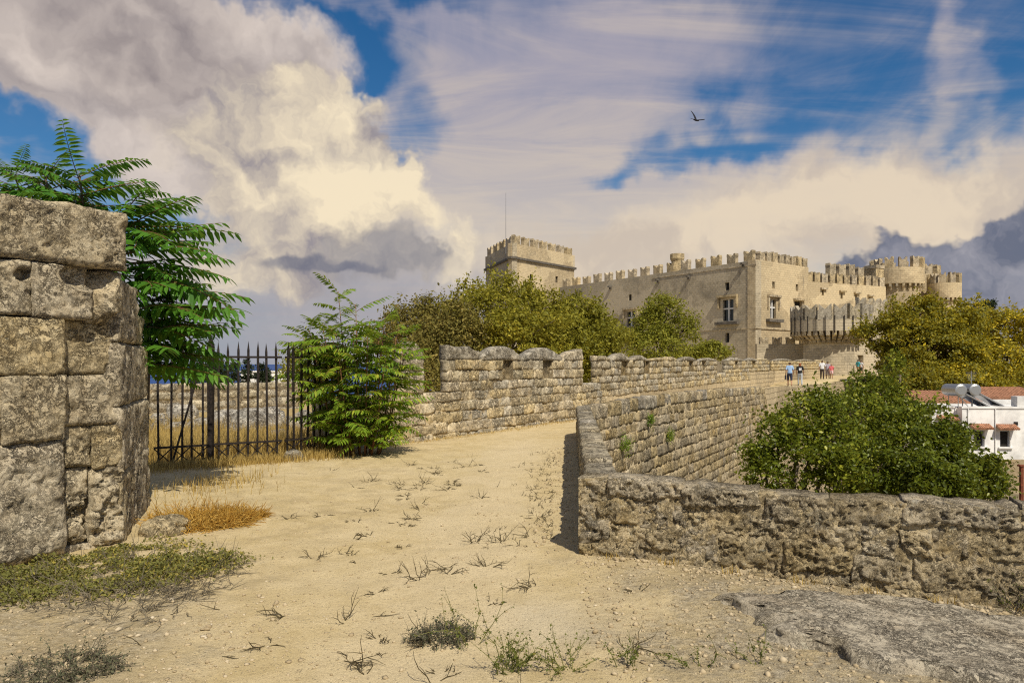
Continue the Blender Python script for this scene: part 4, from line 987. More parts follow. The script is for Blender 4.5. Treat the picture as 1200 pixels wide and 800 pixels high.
# ------------------------------------------------------------------ rocks and ground detail
_ico = {}
def ico(sub):
    if sub not in _ico:
        import bmesh
        b = bmesh.new(); bmesh.ops.create_icosphere(b, subdivisions=sub, radius=1); _ico[sub] = (np.array([v.co[:] for v in b.verts]), np.array([[v.index for v in f.verts] for f in b.faces])); b.free()
    return _ico[sub]
def rock(name, label, loc, r, mat, seed, sub=4, group=None, cat='rock', flat=.6):
    V, F = ico(sub); V = V.copy(); n = fbm(V*1.3+seed*7, 4, seed, .55); V *= (1+.38*n+.12*fbm(V*5+seed, 3, seed+3))[:, None]
    V = np.sign(V)*np.abs(V)**.85; V[:, 2] *= flat; V *= np.array(r)
    o = obj(name, V, F, mat, None, False, loc, seed*1.3); return tag(o, label, cat, group, 'thing')
def build_rocks():
    L = 'pale limestone boulder in the dry grass beyond the gate'; G = 'boulders beyond the gate'
    rk = np.random.default_rng(77)
    for k in range(22):
        px = 178+185*(k+.5)/22+rk.uniform(-8, 8); row = k % 3; d = (24.5, 21.5, 18.5)[row]+rk.uniform(-1, 1); r_ = rk.uniform(.26, .58)*(1.15 if row < 2 else .75)
        if row == 2 and rk.random() < .45: continue
        x = (px-600)/FPX*d; z = gz(x, d); rock('boulder', L, (x, d, z+r_*.25), (r_, r_*rk.uniform(.7, 1.1), r_*rk.uniform(.8, 1.25)), M['rock'], 50+k, 4, G, flat=.8)
    p = (-3.72, 12.35); rock('stone', 'loose pale stone at the foot of the gate gap', (*p, gz(*p)+.06), .15, M['rock'], 81, 3, flat=.75)
    p = (-3.37, 7.05); rock('stone', 'half-buried stone among the weeds at the block wall corner', (*p, gz(*p)+.04), .2, M['block'], 82, 4, flat=.6)
    # flat rock shelf in front of the parapet
    def outline(a): return 1+.10*math.sin(3*a+1)+.07*math.sin(7*a)+.05*math.sin(13*a+2)
    nr, na = 46, 220; V = []; ctr = Vector((3.0, 4.28)); ang = math.atan2(FT.y, FT.x)
    for i in range(nr):
        f = (i/(nr-1))**.7
        for j in range(na):
            a = 2*math.pi*j/na; q = outline(a)*f; u, v = math.cos(a)*q*1.8, math.sin(a)*q*.70
            V.append((u, v, f))
    V = np.array(V); x = ctr.x+V[:, 0]*math.cos(ang)-V[:, 1]*math.sin(ang); y = ctr.y+V[:, 0]*math.sin(ang)+V[:, 1]*math.cos(ang); P = np.stack([x, y, 0*x], 1)
    edge = sm(V[:, 2], .80, 1.0)
    jag = .13*fbm(P*5, 5, 71, .6)*sm(V[:, 2], .4, 1)
    z = ground_h(x, y, False)+.085+.02*fbm(P*2, 4, 72)+.018*fbm(P*11, 5, 73, .6)-.16*edge**3-.03*np.clip(fbm(P*5, 4, 74), 0, 1)*sm(V[:, 2], .55, .95)
    F = [(i*na+j, (i+1)*na+j, (i+1)*na+(j+1) % na, i*na+(j+1) % na) for i in range(nr-1) for j in range(na)]
    o = obj('rock_shelf', np.stack([x+jag, y+jag, z], 1), F, M['shelf'], None, True); tag(o, 'flat grey rock shelf with a broken edge at the foot of the parapet', 'rock', None, 'thing')
    # loose gravel and chips
    r = np.random.default_rng(9); Vv, Ff = ico(1); pts = []
    def sc(n, fx, fy, s0, s1):
        x = fx(n); y = fy(n); return np.stack([x, y, r.uniform(s0, s1, n)**1.0*r.random(n)**1.5+.004], 1)
    A = sc(2200, lambda n: r.uniform(-4, 4, n), lambda n: r.uniform(2.6, 9, n), .004, .014)
    B = sc(2600, lambda n: .5+r.random(n)*3.6, lambda n: 6.2-r.random(n)*2.8, .005, .02); B[:, 1] -= (B[:, 0]-.5)*.3
    C = sc(900, lambda n: -2.2+r.normal(size=n)*.8, lambda n: 4.2+r.normal(size=n)*.7, .006, .02)
    D = sc(700, lambda n: r.random(n)*6.0+.6, lambda n: 0*r.random(n), .006, .03); D[:, 1] = 6.26-.3735*(D[:, 0]-.57)-np.abs(r.normal(size=700))*.16-.02
    E = sc(600, lambda n: .45+r.normal(size=n)*.12, lambda n: 6.3+r.random(n)*8, .006, .02); E[:, 0] += (E[:, 1]-6.3)*.08-.1
    Q = np.concatenate([A, B, C, D, E]); n = len(Q); zz = ground_h(Q[:, 0], Q[:, 1])
    rt = r.random((n, 1, 3))*.7+.6
    jit = 1+.26*r.normal(size=(n, len(Vv), 1))
    W = Vv[None]*rt*jit*Q[:, 2][:, None, None]*np.array([1, 1, .65]); a = r.random(n)*6.28; ca, sa = np.cos(a)[:, None], np.sin(a)[:, None]
    X = W[:, :, 0]*ca-W[:, :, 1]*sa+Q[:, 0:1]; Y = W[:, :, 0]*sa+W[:, :, 1]*ca+Q[:, 1:2]; Z = W[:, :, 2]+(zz+Q[:, 2]*.25)[:, None]
    F = (Ff[None]+(np.arange(n)*len(Vv))[:, None, None]).reshape(-1, 3)
    o = obj('gravel', np.stack([X, Y, Z], -1).reshape(-1, 3), F, M['chips']); tag(o, 'loose pale gravel and stone chips scattered over the track', 'gravel', None, 'stuff')
# ------------------------------------------------------------------ small plants
def blades(pts, h, w, lean, r, seg=2):
    """grass blades as narrow bent strips"""
    n = len(pts); a = r.random(n)*6.283; d = np.stack([np.cos(a), np.sin(a), 0*a], 1); s = np.stack([-np.sin(a), np.cos(a), 0*a], 1)
    H = (h*r.uniform(.5, 1.2, n))[:, None]; Lx = (lean*r.random(n))[:, None]*H; up = np.array([0, 0, 1.0]); W = w*r.uniform(.7, 1.3, n)[:, None]
    rows = []
    for k in range(seg+1):
        f = k/seg; c = pts+up*H*f*(1-.25*f*Lx/H)+d*Lx*f*f; rows += [c-s*W*(1-f*.9)/2, c+s*W*(1-f*.9)/2]
    V = np.stack(rows, 1).reshape(-1, 3); b = np.arange(n)*(2*(seg+1))
    F = np.concatenate([np.stack([b+2*k, b+2*k+1, b+2*k+3, b+2*k+2], 1) for k in range(seg)])
    return V, F
def twig_tangle(m, c, r, n, rad, L, up=.5, thick=.004, fork=2):
    for i in range(n):
        a = rng.random()*6.283; q = rad*math.sqrt(rng.random()); p = Vector((c[0]+math.cos(a)*q, c[1]+math.sin(a)*q*.8, 0)); p.z = gz(p.x, p.y)
        d = Vector((math.cos(a)+rng.normal()*.6, math.sin(a)+rng.normal()*.6, up*rng.uniform(.2, 1.4))).normalized(); pts = [p]; l = L*rng.uniform(.5, 1.2)/4
        for k in range(4):
            d = (d+Vector(rng.normal(size=3))*.35).normalized(); q2 = pts[-1]+d*l; q2.z = max(q2.z, p.z+.004); pts.append(q2)
        m.tube(pts, [thick, thick*.85, thick*.7, thick*.55, thick*.3], 3, False)
        for k in range(fork):
            s = pts[1+k]; e = s+(d+Vector(rng.normal(size=3))*.8)*l*.9; e.z = max(e.z, p.z+.004); m.tube([s, s.lerp(e, .5)+Vector((0, 0, .006)), e], [thick*.7, thick*.5, thick*.3], 3, False)
def build_small_plants():
    r = np.random.default_rng(21)
    def zat(P): return np.column_stack([P, ground_h(P[:, 0], P[:, 1])])
    # straw beyond the gate and at its foot
    n = 17000; px = r.uniform(150, 400, n); d = 12.3+r.random(n)**1.3*12; X = (px-600)/FPX*d; P = np.stack([X, d], 1)
    k = (fbm(np.stack([X*.7, d*.7, 0*d], 1), 3, 4)+.12*(20-d)/4 > -.12)&(d > 11.35+(X+5.75)*.63+.15); P = P[k]
    V, F = blades(zat(P), .5, .018, .7, r); tag(obj('dry_grass', V, F, M['straw']), 'tall straw-yellow grass on the waste ground beyond the gate', 'grass', None, 'stuff')
    n = 3600; s = r.random(n); P = np.stack([-5.75+2.55*s, 11.35+1.6*s], 1)+r.normal(size=(n, 2))*np.array([.22, .24])+np.array([.05, -.12]); V, F = blades(zat(P), .17, .011, .9, r)
    P2 = np.stack([-4.05+r.normal(size=450)*.35, 9.9+r.normal(size=450)*.6], 1); V2, F2 = blades(zat(P2), .16, .01, 1.0, r)
    tag(obj('grass_fringe', np.concatenate([V, V2]), np.concatenate([F, F2+len(V)]), M['straw']), 'dry grass fringe along the foot of the railings', 'grass', None, 'stuff')
    # tufts at wall feet
    pts = []
    for s in np.linspace(.3, 9, 26):
        p, d = PB.at(s); pts.append(np.stack([p.x+.12+r.normal(size=40)*.1, p.y-.12+r.normal(size=40)*.1], 1))
    for s in np.linspace(.3, 4.2, 9):
        p = F0+FT*s; pts.append(np.stack([p.x-.02+r.normal(size=22)*.06, p.y-.06+r.normal(size=22)*.03], 1))
    P = np.concatenate(pts); V, F = blades(zat(P), .07, .009, 1.0, r); tag(obj('wall_foot_grass', V, F, M['straw']), 'short withered grass along the wall feet', 'grass', None, 'stuff')
    # creeping green cover by the block wall
    n = 60000; x = r.uniform(-4.3, -1.7, n); y = r.uniform(4.3, 6.9, n); q3 = np.stack([x, y, 0*x], 1)
    # distance out from the wall foot line and along it
    al = (x-WA.x)*WT.x+(y-WA.y)*WT.y; ou = (x-WA.x)*WN.x+(y-WA.y)*WN.y
    dens = (1-sm(ou, .35+.75*sm(al, -1.2, .5)+.0*al, .75+.95*sm(al, -1.3, .4)))*sm(ou, -.05, .1)*(1-sm(al, .9, 1.5))*sm(al, -2.2, -1.4)
    f = fbm(q3*3.2, 5, 90, .6); f2 = fbm(q3*14, 3, 92)
    k = (r.random(n) < np.clip(dens*1.3*(.55+1.3*f+.5*f2), 0, 1)); x, y, f = x[k], y[k], f[k]; n = len(x)
    z = ground_h(x, y)+.004+r.random(n)**1.5*(.03+.11*np.clip(f+.15, 0, 1)); nv = r.normal(size=(n, 3))*.7; nv[:, 2] += .7; nv /= np.linalg.norm(nv, axis=1, keepdims=True)
    V, F = leaf_cloud(np.stack([x, y, z], 1), nv, .027, r, .5); tag(obj('ground_cover', V, F, M['creeper']), 'creeping grey-green weeds at the foot of the block wall', 'weeds', None, 'stuff')
    m = MB(); twig_tangle(m, (-3.0, 5.5), r, 330, .85, .26, .25, .0035, 2); twig_tangle(m, (-2.6, 5.0), r, 120, .5, .22, .15, .0032, 2); tag(m.build('dead_stems', M['twig']), 'dead grey stems matted through the creeping weeds', 'stems', None, 'stuff')
    # orange dried clump
    t = MB(); twig_tangle(t, (-3.2, 7.45), r, 1000, .44, .21, .55, .005, 3); twig_tangle(t, (-2.95, 7.75), r, 380, .28, .18, .45, .005, 2); tag(t.build('dried_plant', M['orange'], None), 'mat of dried orange stems beside the track', 'plant', None, 'thing')
    # dark low shrublets on the sand
    def shrublet(name, label, c, rad, n, L, mat, leafn, lm, up=.6):
        t = thing(name, label, 'plant', (c[0], c[1], 0)); m = MB(); twig_tangle(m, c, r, n, rad, L, up, .003, 2)
        V = np.array(m.V)-np.array([c[0], c[1], 0]); obj('stems', V, m.F, mat, t)
        if leafn:
            i = r.integers(0, len(V), leafn); P = V[i]+r.normal(size=(leafn, 3))*.008; nv = r.normal(size=(leafn, 3)); nv[:, 2] += .6; nv /= np.linalg.norm(nv, axis=1, keepdims=True)
            V, F = leaf_cloud(P, nv, .016, r, .5); obj('leaves', V, F, lm, t)
        return t
    shrublet('shrublet', 'small grey-green shrublet in the middle of the sandy track', (-.42, 4.42), .17, 110, .13, M['twig'], 1500, M['greyleaf'])
    shrublet('shrublet', 'flat grey-green shrublet at the near left corner of the track', (-2.42, 3.92), .26, 150, .14, M['twig'], 2200, M['greyleaf'], .35)
    for i, (x, y, n, L, lab) in enumerate(((-.25, 4.35, 5, .34, 'upright flowering weed behind the grey-green shrublet'), (-.02, 3.86, 16, .30, 'spindly green weed clump at the bottom edge of the track'), (.28, 3.9, 9, .26, 'thin green weed right of the spindly clump at the bottom edge'),
                                           (.62, 3.95, 5, .2, 'lone green weed stalks on the gravel at the bottom edge'), (1.02, 3.98, 4, .26, 'single tall weed stalk before the rock shelf'), (1.35, 4.0, 3, .22, 'short weed stalk against the rock shelf edge'))):
        shrublet('weed', lab, (x, y), .07, n, L, M['weedstem'], 40*n, M['weedleaf'], 2.6)
    # runners and sprigs sprawling on the sand
    m = MB(); rr = np.random.default_rng(4)
    for i in range(85):
        u = rr.random(); y = 3.4+9*rr.random()**1.6; x = -.95-.10*(y-6)+rr.normal()*.28*(1+.12*y) if u < .75 else rr.uniform(-2.4, 1.0)
        if x > F0.x-.1 and y > 5.5: continue
        twig_tangle(m, (x, y), r, int(rr.integers(1, 8)), .06, .15*rr.uniform(.35, 1.6), rr.uniform(.1, .6), .0038, 2)
    for i in range(90):
        y = 6.5+rr.random()*7; x = .45+(y-6.3)*.075-.12-abs(rr.normal())*.25; twig_tangle(m, (x, y), r, 2, .04, .1, .8, .0035, 1)
    tag(m.build('withered_sprigs', M['sprig']), 'withered dark sprigs and runners scattered over the sand', 'weeds', None, 'stuff')
    # plants rooted in the retaining wall and parapet
    for (s, z, lab, sz) in ((2.2, -.35, 'green tuft growing from the retaining wall near the corner', .3), (4.5, .1, 'small leafy tuft high on the retaining wall', .2), (6.5, -.5, 'dark tuft in the hollow of the retaining wall', .25)):
        p, d = PR.at(s); nr = Vector((d.y, -d.x)); t = thing('wall_plant', lab, 'plant', (p.x+nr.x*.04, p.y+nr.y*.04, z)); n = 420
        P = r.normal(size=(n, 3))*np.array([.5, .5, .8])*sz*.5+np.array([nr.x, nr.y, -.2])*sz*.25; nv = r.normal(size=(n, 3)); nv /= np.linalg.norm(nv, axis=1, keepdims=True); V, F = leaf_cloud(P, nv, .05, r, .4); obj('leaves', V, F, M['ail2'], t)
    p = F0+FT*3.22; c = (p.x-.02, p.y-.1); shrublet('weed', 'dark green weed growing at the foot of the parapet near the picture edge', c, .12, 26, .3, M['twig'], 600, M['weedleaf'], 2.0)
    c = (-3.5, 6.35)
# ------------------------------------------------------------------ white house
def build_house():
    c = at(1105, 537, 45); B = (c.x, c.y, -6.3); t = thing('white_house', 'low whitewashed house with tiled window hoods beyond the trees', 'house', B)
    a = Vector((c.x, c.y)); f = Face(a, a+Vector((9.5, -.55)).normalized()*9.5); z0, z1 = -4.25, -1.12; base = (c.x, c.y)
    wp = M['plaster']
    def rect(x0, x1, y0, y1): xm = (x0+x1)/2; return (f.on(x0, y0)[0], f.on(x1, y0)[0], f.on(xm, y1)[1], f.on(xm, y0)[1])
    hs = [rect(1141.5, 1154, 504, 523), rect(1172, 1184, 504.5, 523.5)]
    o = wall_holes('wall', t, wp, f, 1.15, f.L, z0, z1, hs, thick=4.5, reveal=.25, base=base); o.location.z = 6.3
    f2 = Face(a+f.T*-.35+f.N*-.6, a+f.T*1.5+f.N*-.6); h2 = (.55, 1.15, -2.95, -2.0); o = wall_holes('wall', t, wp, f2, 0, f2.L, z0-.3, z1+.0, [h2], thick=4, reveal=.25, base=base); o.location.z = 6.3
    def up(o): o.location.z = 6.3; return o
    for ff, h in ((f, hs[0]), (f, hs[1]), (f2, h2)):
        w = up(part_slab('window', t, M['void'], ff, *h, -.24, -.2, base))
        m = MB(); 
        for s_ in ((h[0], h[0]+.06, h[2], h[3]), (h[1]-.06, h[1], h[2], h[3]), (h[0]+.06, h[1]-.06, h[3]-.06, h[3])): slab(ff, *s_, -.2, -.14, m, base)
        m.build('frame', M['bluewood'], w)
        part_slab('sill', w, wp, ff, h[0]-.12, h[1]+.12, h[2]-.1, h[2]-.003, -.02, .12, base)
        # tiled hood: a sloping row of half-round tiles
        n = 9; u0, u1 = h[0]-.28, h[1]+.28; m = MB()
        for i in range(n):
            u = u0+(u1-u0)*(i+.5)/n; p0 = ff.p(u, h[3]+.36, .0); p1 = ff.p(u, h[3]+.14, .5); m.tube([(p0[0]-base[0], p0[1]-base[1], p0[2]), (p1[0]-base[0], p1[1]-base[1], p1[2])], (u1-u0)/n*.62, 7)
        m.build('tiled_hood', M['tile'], w)
    up(part_slab('coping', t, wp, f, 1.1, f.L, z1+.003, z1+.12, -.35, .06, base)); up(part_slab('coping', t, wp, f2, -.05, f2.L-.4, z1+.003, z1+.1, -.35, .06, base))
    up(part_slab('parapet_block', t, wp, f, f.on(1192, 480)[0], f.L, z1+.125, z1+.75, -.6, .02, base))
    up(part_slab('stone_plinth', t, M['coursed_small'], f, -.4, f.L, -7.2, z0-.003, -4.5, .10, base))
    up(part_slab('vent', t, M['iron'], f, f.on(1188, 497)[0], f.on(1192.5, 497)[0], f.on(1190, 498)[1], f.on(1190, 494)[1], -.01, .04, base))
    # pitched tile roofs behind
    for (u0, u1, o0, zl, zh) in ((0.6, 5.0, -4.7, -1.0, -.35), (4.6, 9.5, -5.4, -.75, -.1)):
        n = int((u1-u0)/.22); m = MB()
        for i in range(n):
            u = u0+(u1-u0)*(i+.5)/n; p0 = f.p(u, zh, o0-2.4); p1 = f.p(u, zl, o0+.1); m.tube([(p0[0]-base[0], p0[1]-base[1], p0[2]), (p1[0]-base[0], p1[1]-base[1], p1[2])], .125, 6)
        up(m.build('tile_roof', M['tile'], t))
        m = MB(); q = [f.p(u0, zl-.06, o0+.1), f.p(u1, zl-.06, o0+.1), f.p(u1, zh-.06, o0-2.4), f.p(u0, zh-.06, o0-2.4)]; m.add([(v[0]-base[0], v[1]-base[1], v[2]) for v in q]+[(v[0]-base[0], v[1]-base[1], -4.0) for v in q], [(0, 1, 2, 3), (4, 5, 1, 0), (5, 6, 2, 1), (6, 7, 3, 2), (7, 4, 0, 3)]); up(m.build('gable_wall', wp, t))
    # solar water heaters on the flat roof
    for i, (px, lab) in enumerate(((1129, 'solar water heater on the white house, nearer the dark trees'), (1149, 'solar water heater on the white house, nearer the raised parapet block'))):
        u = f.on(px, 470)[0]; p = f.p(u, 0, -1.0-.3*i); s = thing('solar_heater', lab, 'water heater', (p[0], p[1], z1+.0), f.ang(), 'solar heaters on the roof')
        m = MB(); m.tube([(-.15, .7, 1.12), (-.12, .66, 1.12), (.0, -.75, 1.12), (.0, -.8, 1.12)], [.28, .38, .38, .28], 20); m.build('tank', M['metal'], s, False)
        m = MB(); m.add([(.35, -.65, .86), (1.75, -.65, .12), (1.75, .55, .12), (.35, .55, .86), (.35, -.65, .80), (1.75, -.65, .06), (1.75, .55, .06), (.35, .55, .80)], [(0, 1, 2, 3), (7, 6, 5, 4), (0, 4, 5, 1), (1, 5, 6, 2), (2, 6, 7, 3), (3, 7, 4, 0)]); pn = m.build('collector_panel', M['glass'], s)
        m = MB(); m.tube([(.33, -.67, .87), (1.77, -.67, .1)], .05, 6); m.tube([(.33, .57, .87), (1.77, .57, .1)], .05, 6); m.build('panel_frame', M['metal'], pn)
        for (q0, q1) in (((-.1, -.6, 0), (-.1, -.6, .8)), ((-.1, .5, 0), (-.1, .5, .8)), ((-.1, -.6, .05), (1.7, -.6, .05)), ((-.1, -.6, .8), (.5, -.6, .1))):
            m = MB(); m.tube([q0, q1], .03, 5); m.build('strut', M['metal'], s)
    m = MB(); q = f.p(f.on(1160, 470)[0], 0, -2.0); q = (q[0]-base[0], q[1]-base[1]); m.tube([(*q, z1), (*q, z1+2.3)], .025, 5)
    for i in range(5): m.tube([(q[0]-.35+.03*i, q[1], z1+2.2-.12*i), (q[0]+.35-.03*i, q[1], z1+2.2-.12*i)], .012, 4)
    up(m.build('aerial', M['metal'], t))
    for px_ in (1134, 1166): u = f.on(px_, 500)[0]; m = MB(); a_, b_ = f.p(u, z1+.1, .05), f.p(u, z0+.1, .05); m.tube([(a_[0]-base[0], a_[1]-base[1], a_[2]), (b_[0]-base[0], b_[1]-base[1], b_[2])], .035, 6); up(m.build('downpipe', M['plaster'], t))
    p = at(1197, 545, 22); t = thing('rusty_post', 'thin rust-red metal post at the picture edge below the house', 'post', (p.x, p.y, -6)); m = MB(); m.tube([(0, 0, 0), (0, 0, 4.55)], .06, 8); m.build('shaft', M['rust'], t); m = MB(); m.box((0, 0, 4.56), (.16, .16, .05)); m.build('cap', M['rust'], t)
def build_far_house():
    for i, (x0, x1, y0, y1, d, lab) in enumerate(((282, 345, 436, 446, 120, 'tiny white flat-roofed building by the sea behind the cypresses'), (333, 352, 430, 446, 95, 'small pale building block beside the gap in the gate'))):
        a, b = at(x0, y1+6, d), at(x1, y0, d); t = thing('far_building', lab, 'building', (a.x, a.y, a.z)); w, h = b.x-a.x, b.z-a.z
        f = Face((0, 0), (w, 0)); n = int(w/1.5); hs = [(w*(k+.35)/n, w*(k+.65)/n, h*.55, h*.82) for k in range(n)]
        wall_holes('wall', t, M['plaster'], f, 0, w, 0, h, hs, thick=5, reveal=.3)
        for q in hs: part_slab('window', t, M['void'], f, *q, -.32, -.28, (0, 0))
        part_slab('roof_slab', t, M['plaster'], f, -.15, w+.15, h+.003, h+.2, -5, .15, (0, 0))
# ------------------------------------------------------------------ people and birds
def skin_mesh(V, E, R, levels=2):
    me = bpy.data.meshes.new('tmp'); me.from_pydata(V, E, []); o = bpy.data.objects.new('tmp', me); COL.objects.link(o)
    o.modifiers.new('skin', 'SKIN'); s = o.modifiers.new('sub', 'SUBSURF'); s.levels = levels; s.render_levels = levels
    for i, r in enumerate(R): me.skin_vertices[0].data[i].radius = r if isinstance(r, tuple) else (r, r)
    me.skin_vertices[0].data[0].use_root = True
    dg = bpy.context.evaluated_depsgraph_get(); e = o.evaluated_get(dg); q = e.to_mesh()
    VV = np.array([v.co[:] for v in q.vertices]); FF = [tuple(p.vertices) for p in q.polygons]; NN = np.array([v.normal[:] for v in q.vertices]); e.to_mesh_clear()
    bpy.data.objects.remove(o); return VV, FF, NN
def person(label, loc, rz, h, shirt, pants, hair, sleeve, leg_len, stride=.22, hair_long=False, bag=None, skin=(.42, .24, .15), arm_bend=.0, prnt=None, skirt=False):
    k = h/1.75; st = stride
    J = {'pel': (0, 0, .95), 'sp': (0, .01, 1.13), 'ch': (0, .0, 1.33), 'nk': (0, .0, 1.49), 'hb': (0, .015, 1.57), 'hd': (0, .02, 1.64), 'ht': (0, .01, 1.72),
         'hl': (-.095, 0, .92), 'kl': (-.10, st*.55, .50), 'al': (-.10, st*.6-.14*st, .09), 'fl': (-.105, st*.6+.10, .035),
         'hr': (.095, 0, .92), 'kr': (.10, -st*.25, .50), 'ar': (.10, -st*1.0, .11), 'fr': (.105, -st*1.0+.13, .035),
         'sl': (-.185, 0, 1.41), 'el': (-.25, -.05, 1.13), 'wl': (-.25, .06+arm_bend, .90), 'dl': (-.245, .08+arm_bend, .81),
         'sr': (.185, 0, 1.41), 'er': (.25, .03, 1.13), 'wr': (.26, .12+arm_bend, .91), 'dr': (.255, .15+arm_bend, .82)}
    R = {'pel': (.155, .115), 'sp': (.135, .10), 'ch': (.165, .115), 'nk': .058, 'hb': .075, 'hd': (.085, .10), 'ht': .06, 'hl': .10, 'kl': .062, 'al': .043, 'fl': .04, 'hr': .10, 'kr': .062, 'ar': .043, 'fr': .04,
         'sl': .065, 'el': .047, 'wl': .032, 'dl': .04, 'sr': .065, 'er': .047, 'wr': .032, 'dr': .04}
    names = list(J); ix = {n: i for i, n in enumerate(names)}
    E = [(ix[a], ix[b]) for a, b in (('pel', 'sp'), ('sp', 'ch'), ('ch', 'nk'), ('nk', 'hb'), ('hb', 'hd'), ('hd', 'ht'), ('pel', 'hl'), ('hl', 'kl'), ('kl', 'al'), ('al', 'fl'), ('pel', 'hr'), ('hr', 'kr'), ('kr', 'ar'), ('ar', 'fr'), ('ch', 'sl'), ('sl', 'el'), ('el', 'wl'), ('wl', 'dl'), ('ch', 'sr'), ('sr', 'er'), ('er', 'wr'), ('wr', 'dr'))]
    V, F, Nn = skin_mesh([J[n] for n in names], E, [R[n] for n in names])
    V = V*k
    body = obj('person', V, F, plain('skin', skin, .6), None, True, loc, rz); tag(body, label, 'person', 'people on the walkway', 'thing')
    def shell(name, pred, off, col, grow=None):
        keep = [f for f in F if pred(*(np.mean([V[i] for i in f], 0)/k))]
        if not keep: return
        used = sorted({i for f in keep for i in f}); mp = {u: i for i, u in enumerate(used)}; W = V[used]+Nn[used]*off
        if grow: W = grow(W)
        obj(name, W, [tuple(mp[i] for i in f) for f in keep], col if not isinstance(col, tuple) else plain(name+'_cloth', col, .85), body, True)
    shell('shirt', lambda x, y, z: (.93 < z < 1.49 and abs(x) < .2) or (abs(x) >= .17 and sleeve < z < 1.5), .014, shirt)
    if skirt: shell('skirt', lambda x, y, z: leg_len < z < 1.0 and abs(x) < .2, .03, pants)
    else: shell('trousers', lambda x, y, z: leg_len < z < .97 and abs(x) < .2, .014, pants)
    shell('hair', lambda x, y, z: (z > 1.66 or (z > (1.42 if hair_long else 1.58) and y < -.0)) and abs(x) < .14, .014, hair)
    shell('shoes', lambda x, y, z: z < .085, .01, (.05, .045, .04))
    if prnt: part = MB(); part.box((0, -.135*k, 1.25*k), (.19*k, .01, .20*k)); part.build('shirt_print', plain('white_print', prnt, .8, 0, 30, .5), body)
    if bag:
        m = MB(); m.box((0, 0, -.16), (.11, .26, .30), taper=.85); m.tube([(0, -.09, -.02), (0, -.05, .12), (0, .05, .12), (0, .09, -.02)], .012, 5)
        b = m.build('shoulder_bag', plain('bag_cloth', bag, .8)); p = Matrix.Rotation(rz, 3, 'Z') @ Vector((-.27*k, .1*k, .80*k)); b.location = Vector(loc)+p; b.rotation_euler.z = rz
        tag(b, 'dark bag hanging from the hand of the walker in the blue shirt', 'bag', None, 'thing')
    return body
def checked():
    m, N, b, o = new_mat('blue_checked_cloth'); p = N.new('ShaderNodeTexCoord').outputs['Object']; x, y, z = N.sep(p)
    s = N.m('MULTIPLY', N.m('ADD', N.m('SINE', N.m('MULTIPLY', x, 75.0)), N.m('SINE', N.m('MULTIPLY', z, 75.0))), .5)
    N.put(b.inputs['Base Color'], N.mix(N.ramp(s, -.2, .6), (.16, .33, .62), (.55, .68, .85))); b.inputs['Roughness'].default_value = .85; return m
def build_people():
    def P(px, d): x = (px-600)/FPX*d; return (x, d, gz(x, d)-.01)
    person('walker seen from behind in a blue checked shirt and navy shorts', P(925.5, 53), -.25, 1.80, checked(), (.025, .03, .06), (.10, .06, .035), 1.2, .45, bag=(.02, .02, .03))
    person('walker seen from behind in a black T-shirt with white print and pale jeans', P(937.5, 53.6), -.25, 1.70, (.015, .015, .016), (.42, .45, .48), (.28, .09, .03), 1.2, .09, hair_long=True, prnt=(.6, .6, .6))
    person('person in a white T-shirt and dark trousers coming along the walkway', P(963.5, 66), 2.8, 1.74, (.75, .75, .77), (.05, .035, .03), (.02, .015, .012), 1.2, .09, skin=(.20, .11, .07))
    person('person in a grey top walking between the white and pink shirts', P(970, 67), 2.9, 1.60, (.38, .35, .40), (.30, .26, .30), (.06, .04, .03), 1.2, .45, skin=(.3, .17, .11))
    person('shorter person in a coral pink top and pale skirt', P(974.3, 66.6), 2.7, 1.38, (.72, .16, .17), (.75, .5, .5), (.35, .14, .08), 1.2, .62, skirt=True, hair_long=True)
    person('person in a turquoise top standing by the stone gateway', P(1005.5, 79), -1.2, 1.72, (.06, .36, .42), (.40, .27, .14), (.03, .02, .02), 1.2, .09)
    person('person in a white top with dark shorts at the gateway', P(1009, 79.8), -1.0, 1.6, (.6, .6, .62), (.04, .04, .05), (.05, .03, .02), 1.2, .5)
def bird(label, loc, s, yaw, roll, flap, mat):
    t = thing('bird', label, 'bird', loc, yaw); t.rotation_euler = (0, roll, yaw)
    m = MB(); m.tube([(0, .5*s, .02*s), (0, .4*s, .02*s), (0, .25*s, .0), (0, 0, 0), (0, -.3*s, 0), (0, -.5*s, .01*s)], [.01*s, .045*s, .06*s, .09*s, .06*s, .015*s], 10); m.build('body', mat, t, True)
    for sg in (-1, 1):
        f = flap[0] if sg < 0 else flap[1]; m = MB(); V = []; prof = ((0, .16, -.14), (.35, .2, -.12), (.7, .14, -.12), (1.0, .02, -.16), (1.18, -.12, -.2))
        for (u, a, b) in prof:
            z = f*u*s*(1-.1*u); x = sg*u*s*math.sqrt(max(.05, 1-min(.9, f*f))); V += [(x, a*s, z+.012*s), (x, b*s, z+.012*s), (x, a*s, z-.008*s), (x, b*s, z-.008*s)]
        F = []
        for i in range(4): a = i*4; F += [(a, a+4, a+5, a+1), (a+2, a+3, a+7, a+6), (a, a+2, a+6, a+4), (a+1, a+5, a+7, a+3)]
        m.add(V, F+[(16, 18, 19, 17)]); m.build('wing', mat, t)
    m = MB(); m.add([(-.03*s, -.45*s, 0), (.03*s, -.45*s, 0), (.13*s, -.8*s, .01*s), (-.13*s, -.8*s, .01*s), (-.03*s, -.45*s, .015*s), (.03*s, -.45*s, .015*s), (.13*s, -.8*s, .02*s), (-.13*s, -.8*s, .02*s)], [(0, 3, 2, 1), (4, 5, 6, 7), (0, 1, 5, 4), (1, 2, 6, 5), (2, 3, 7, 6), (3, 0, 4, 7)]); m.build('tail', mat, t)
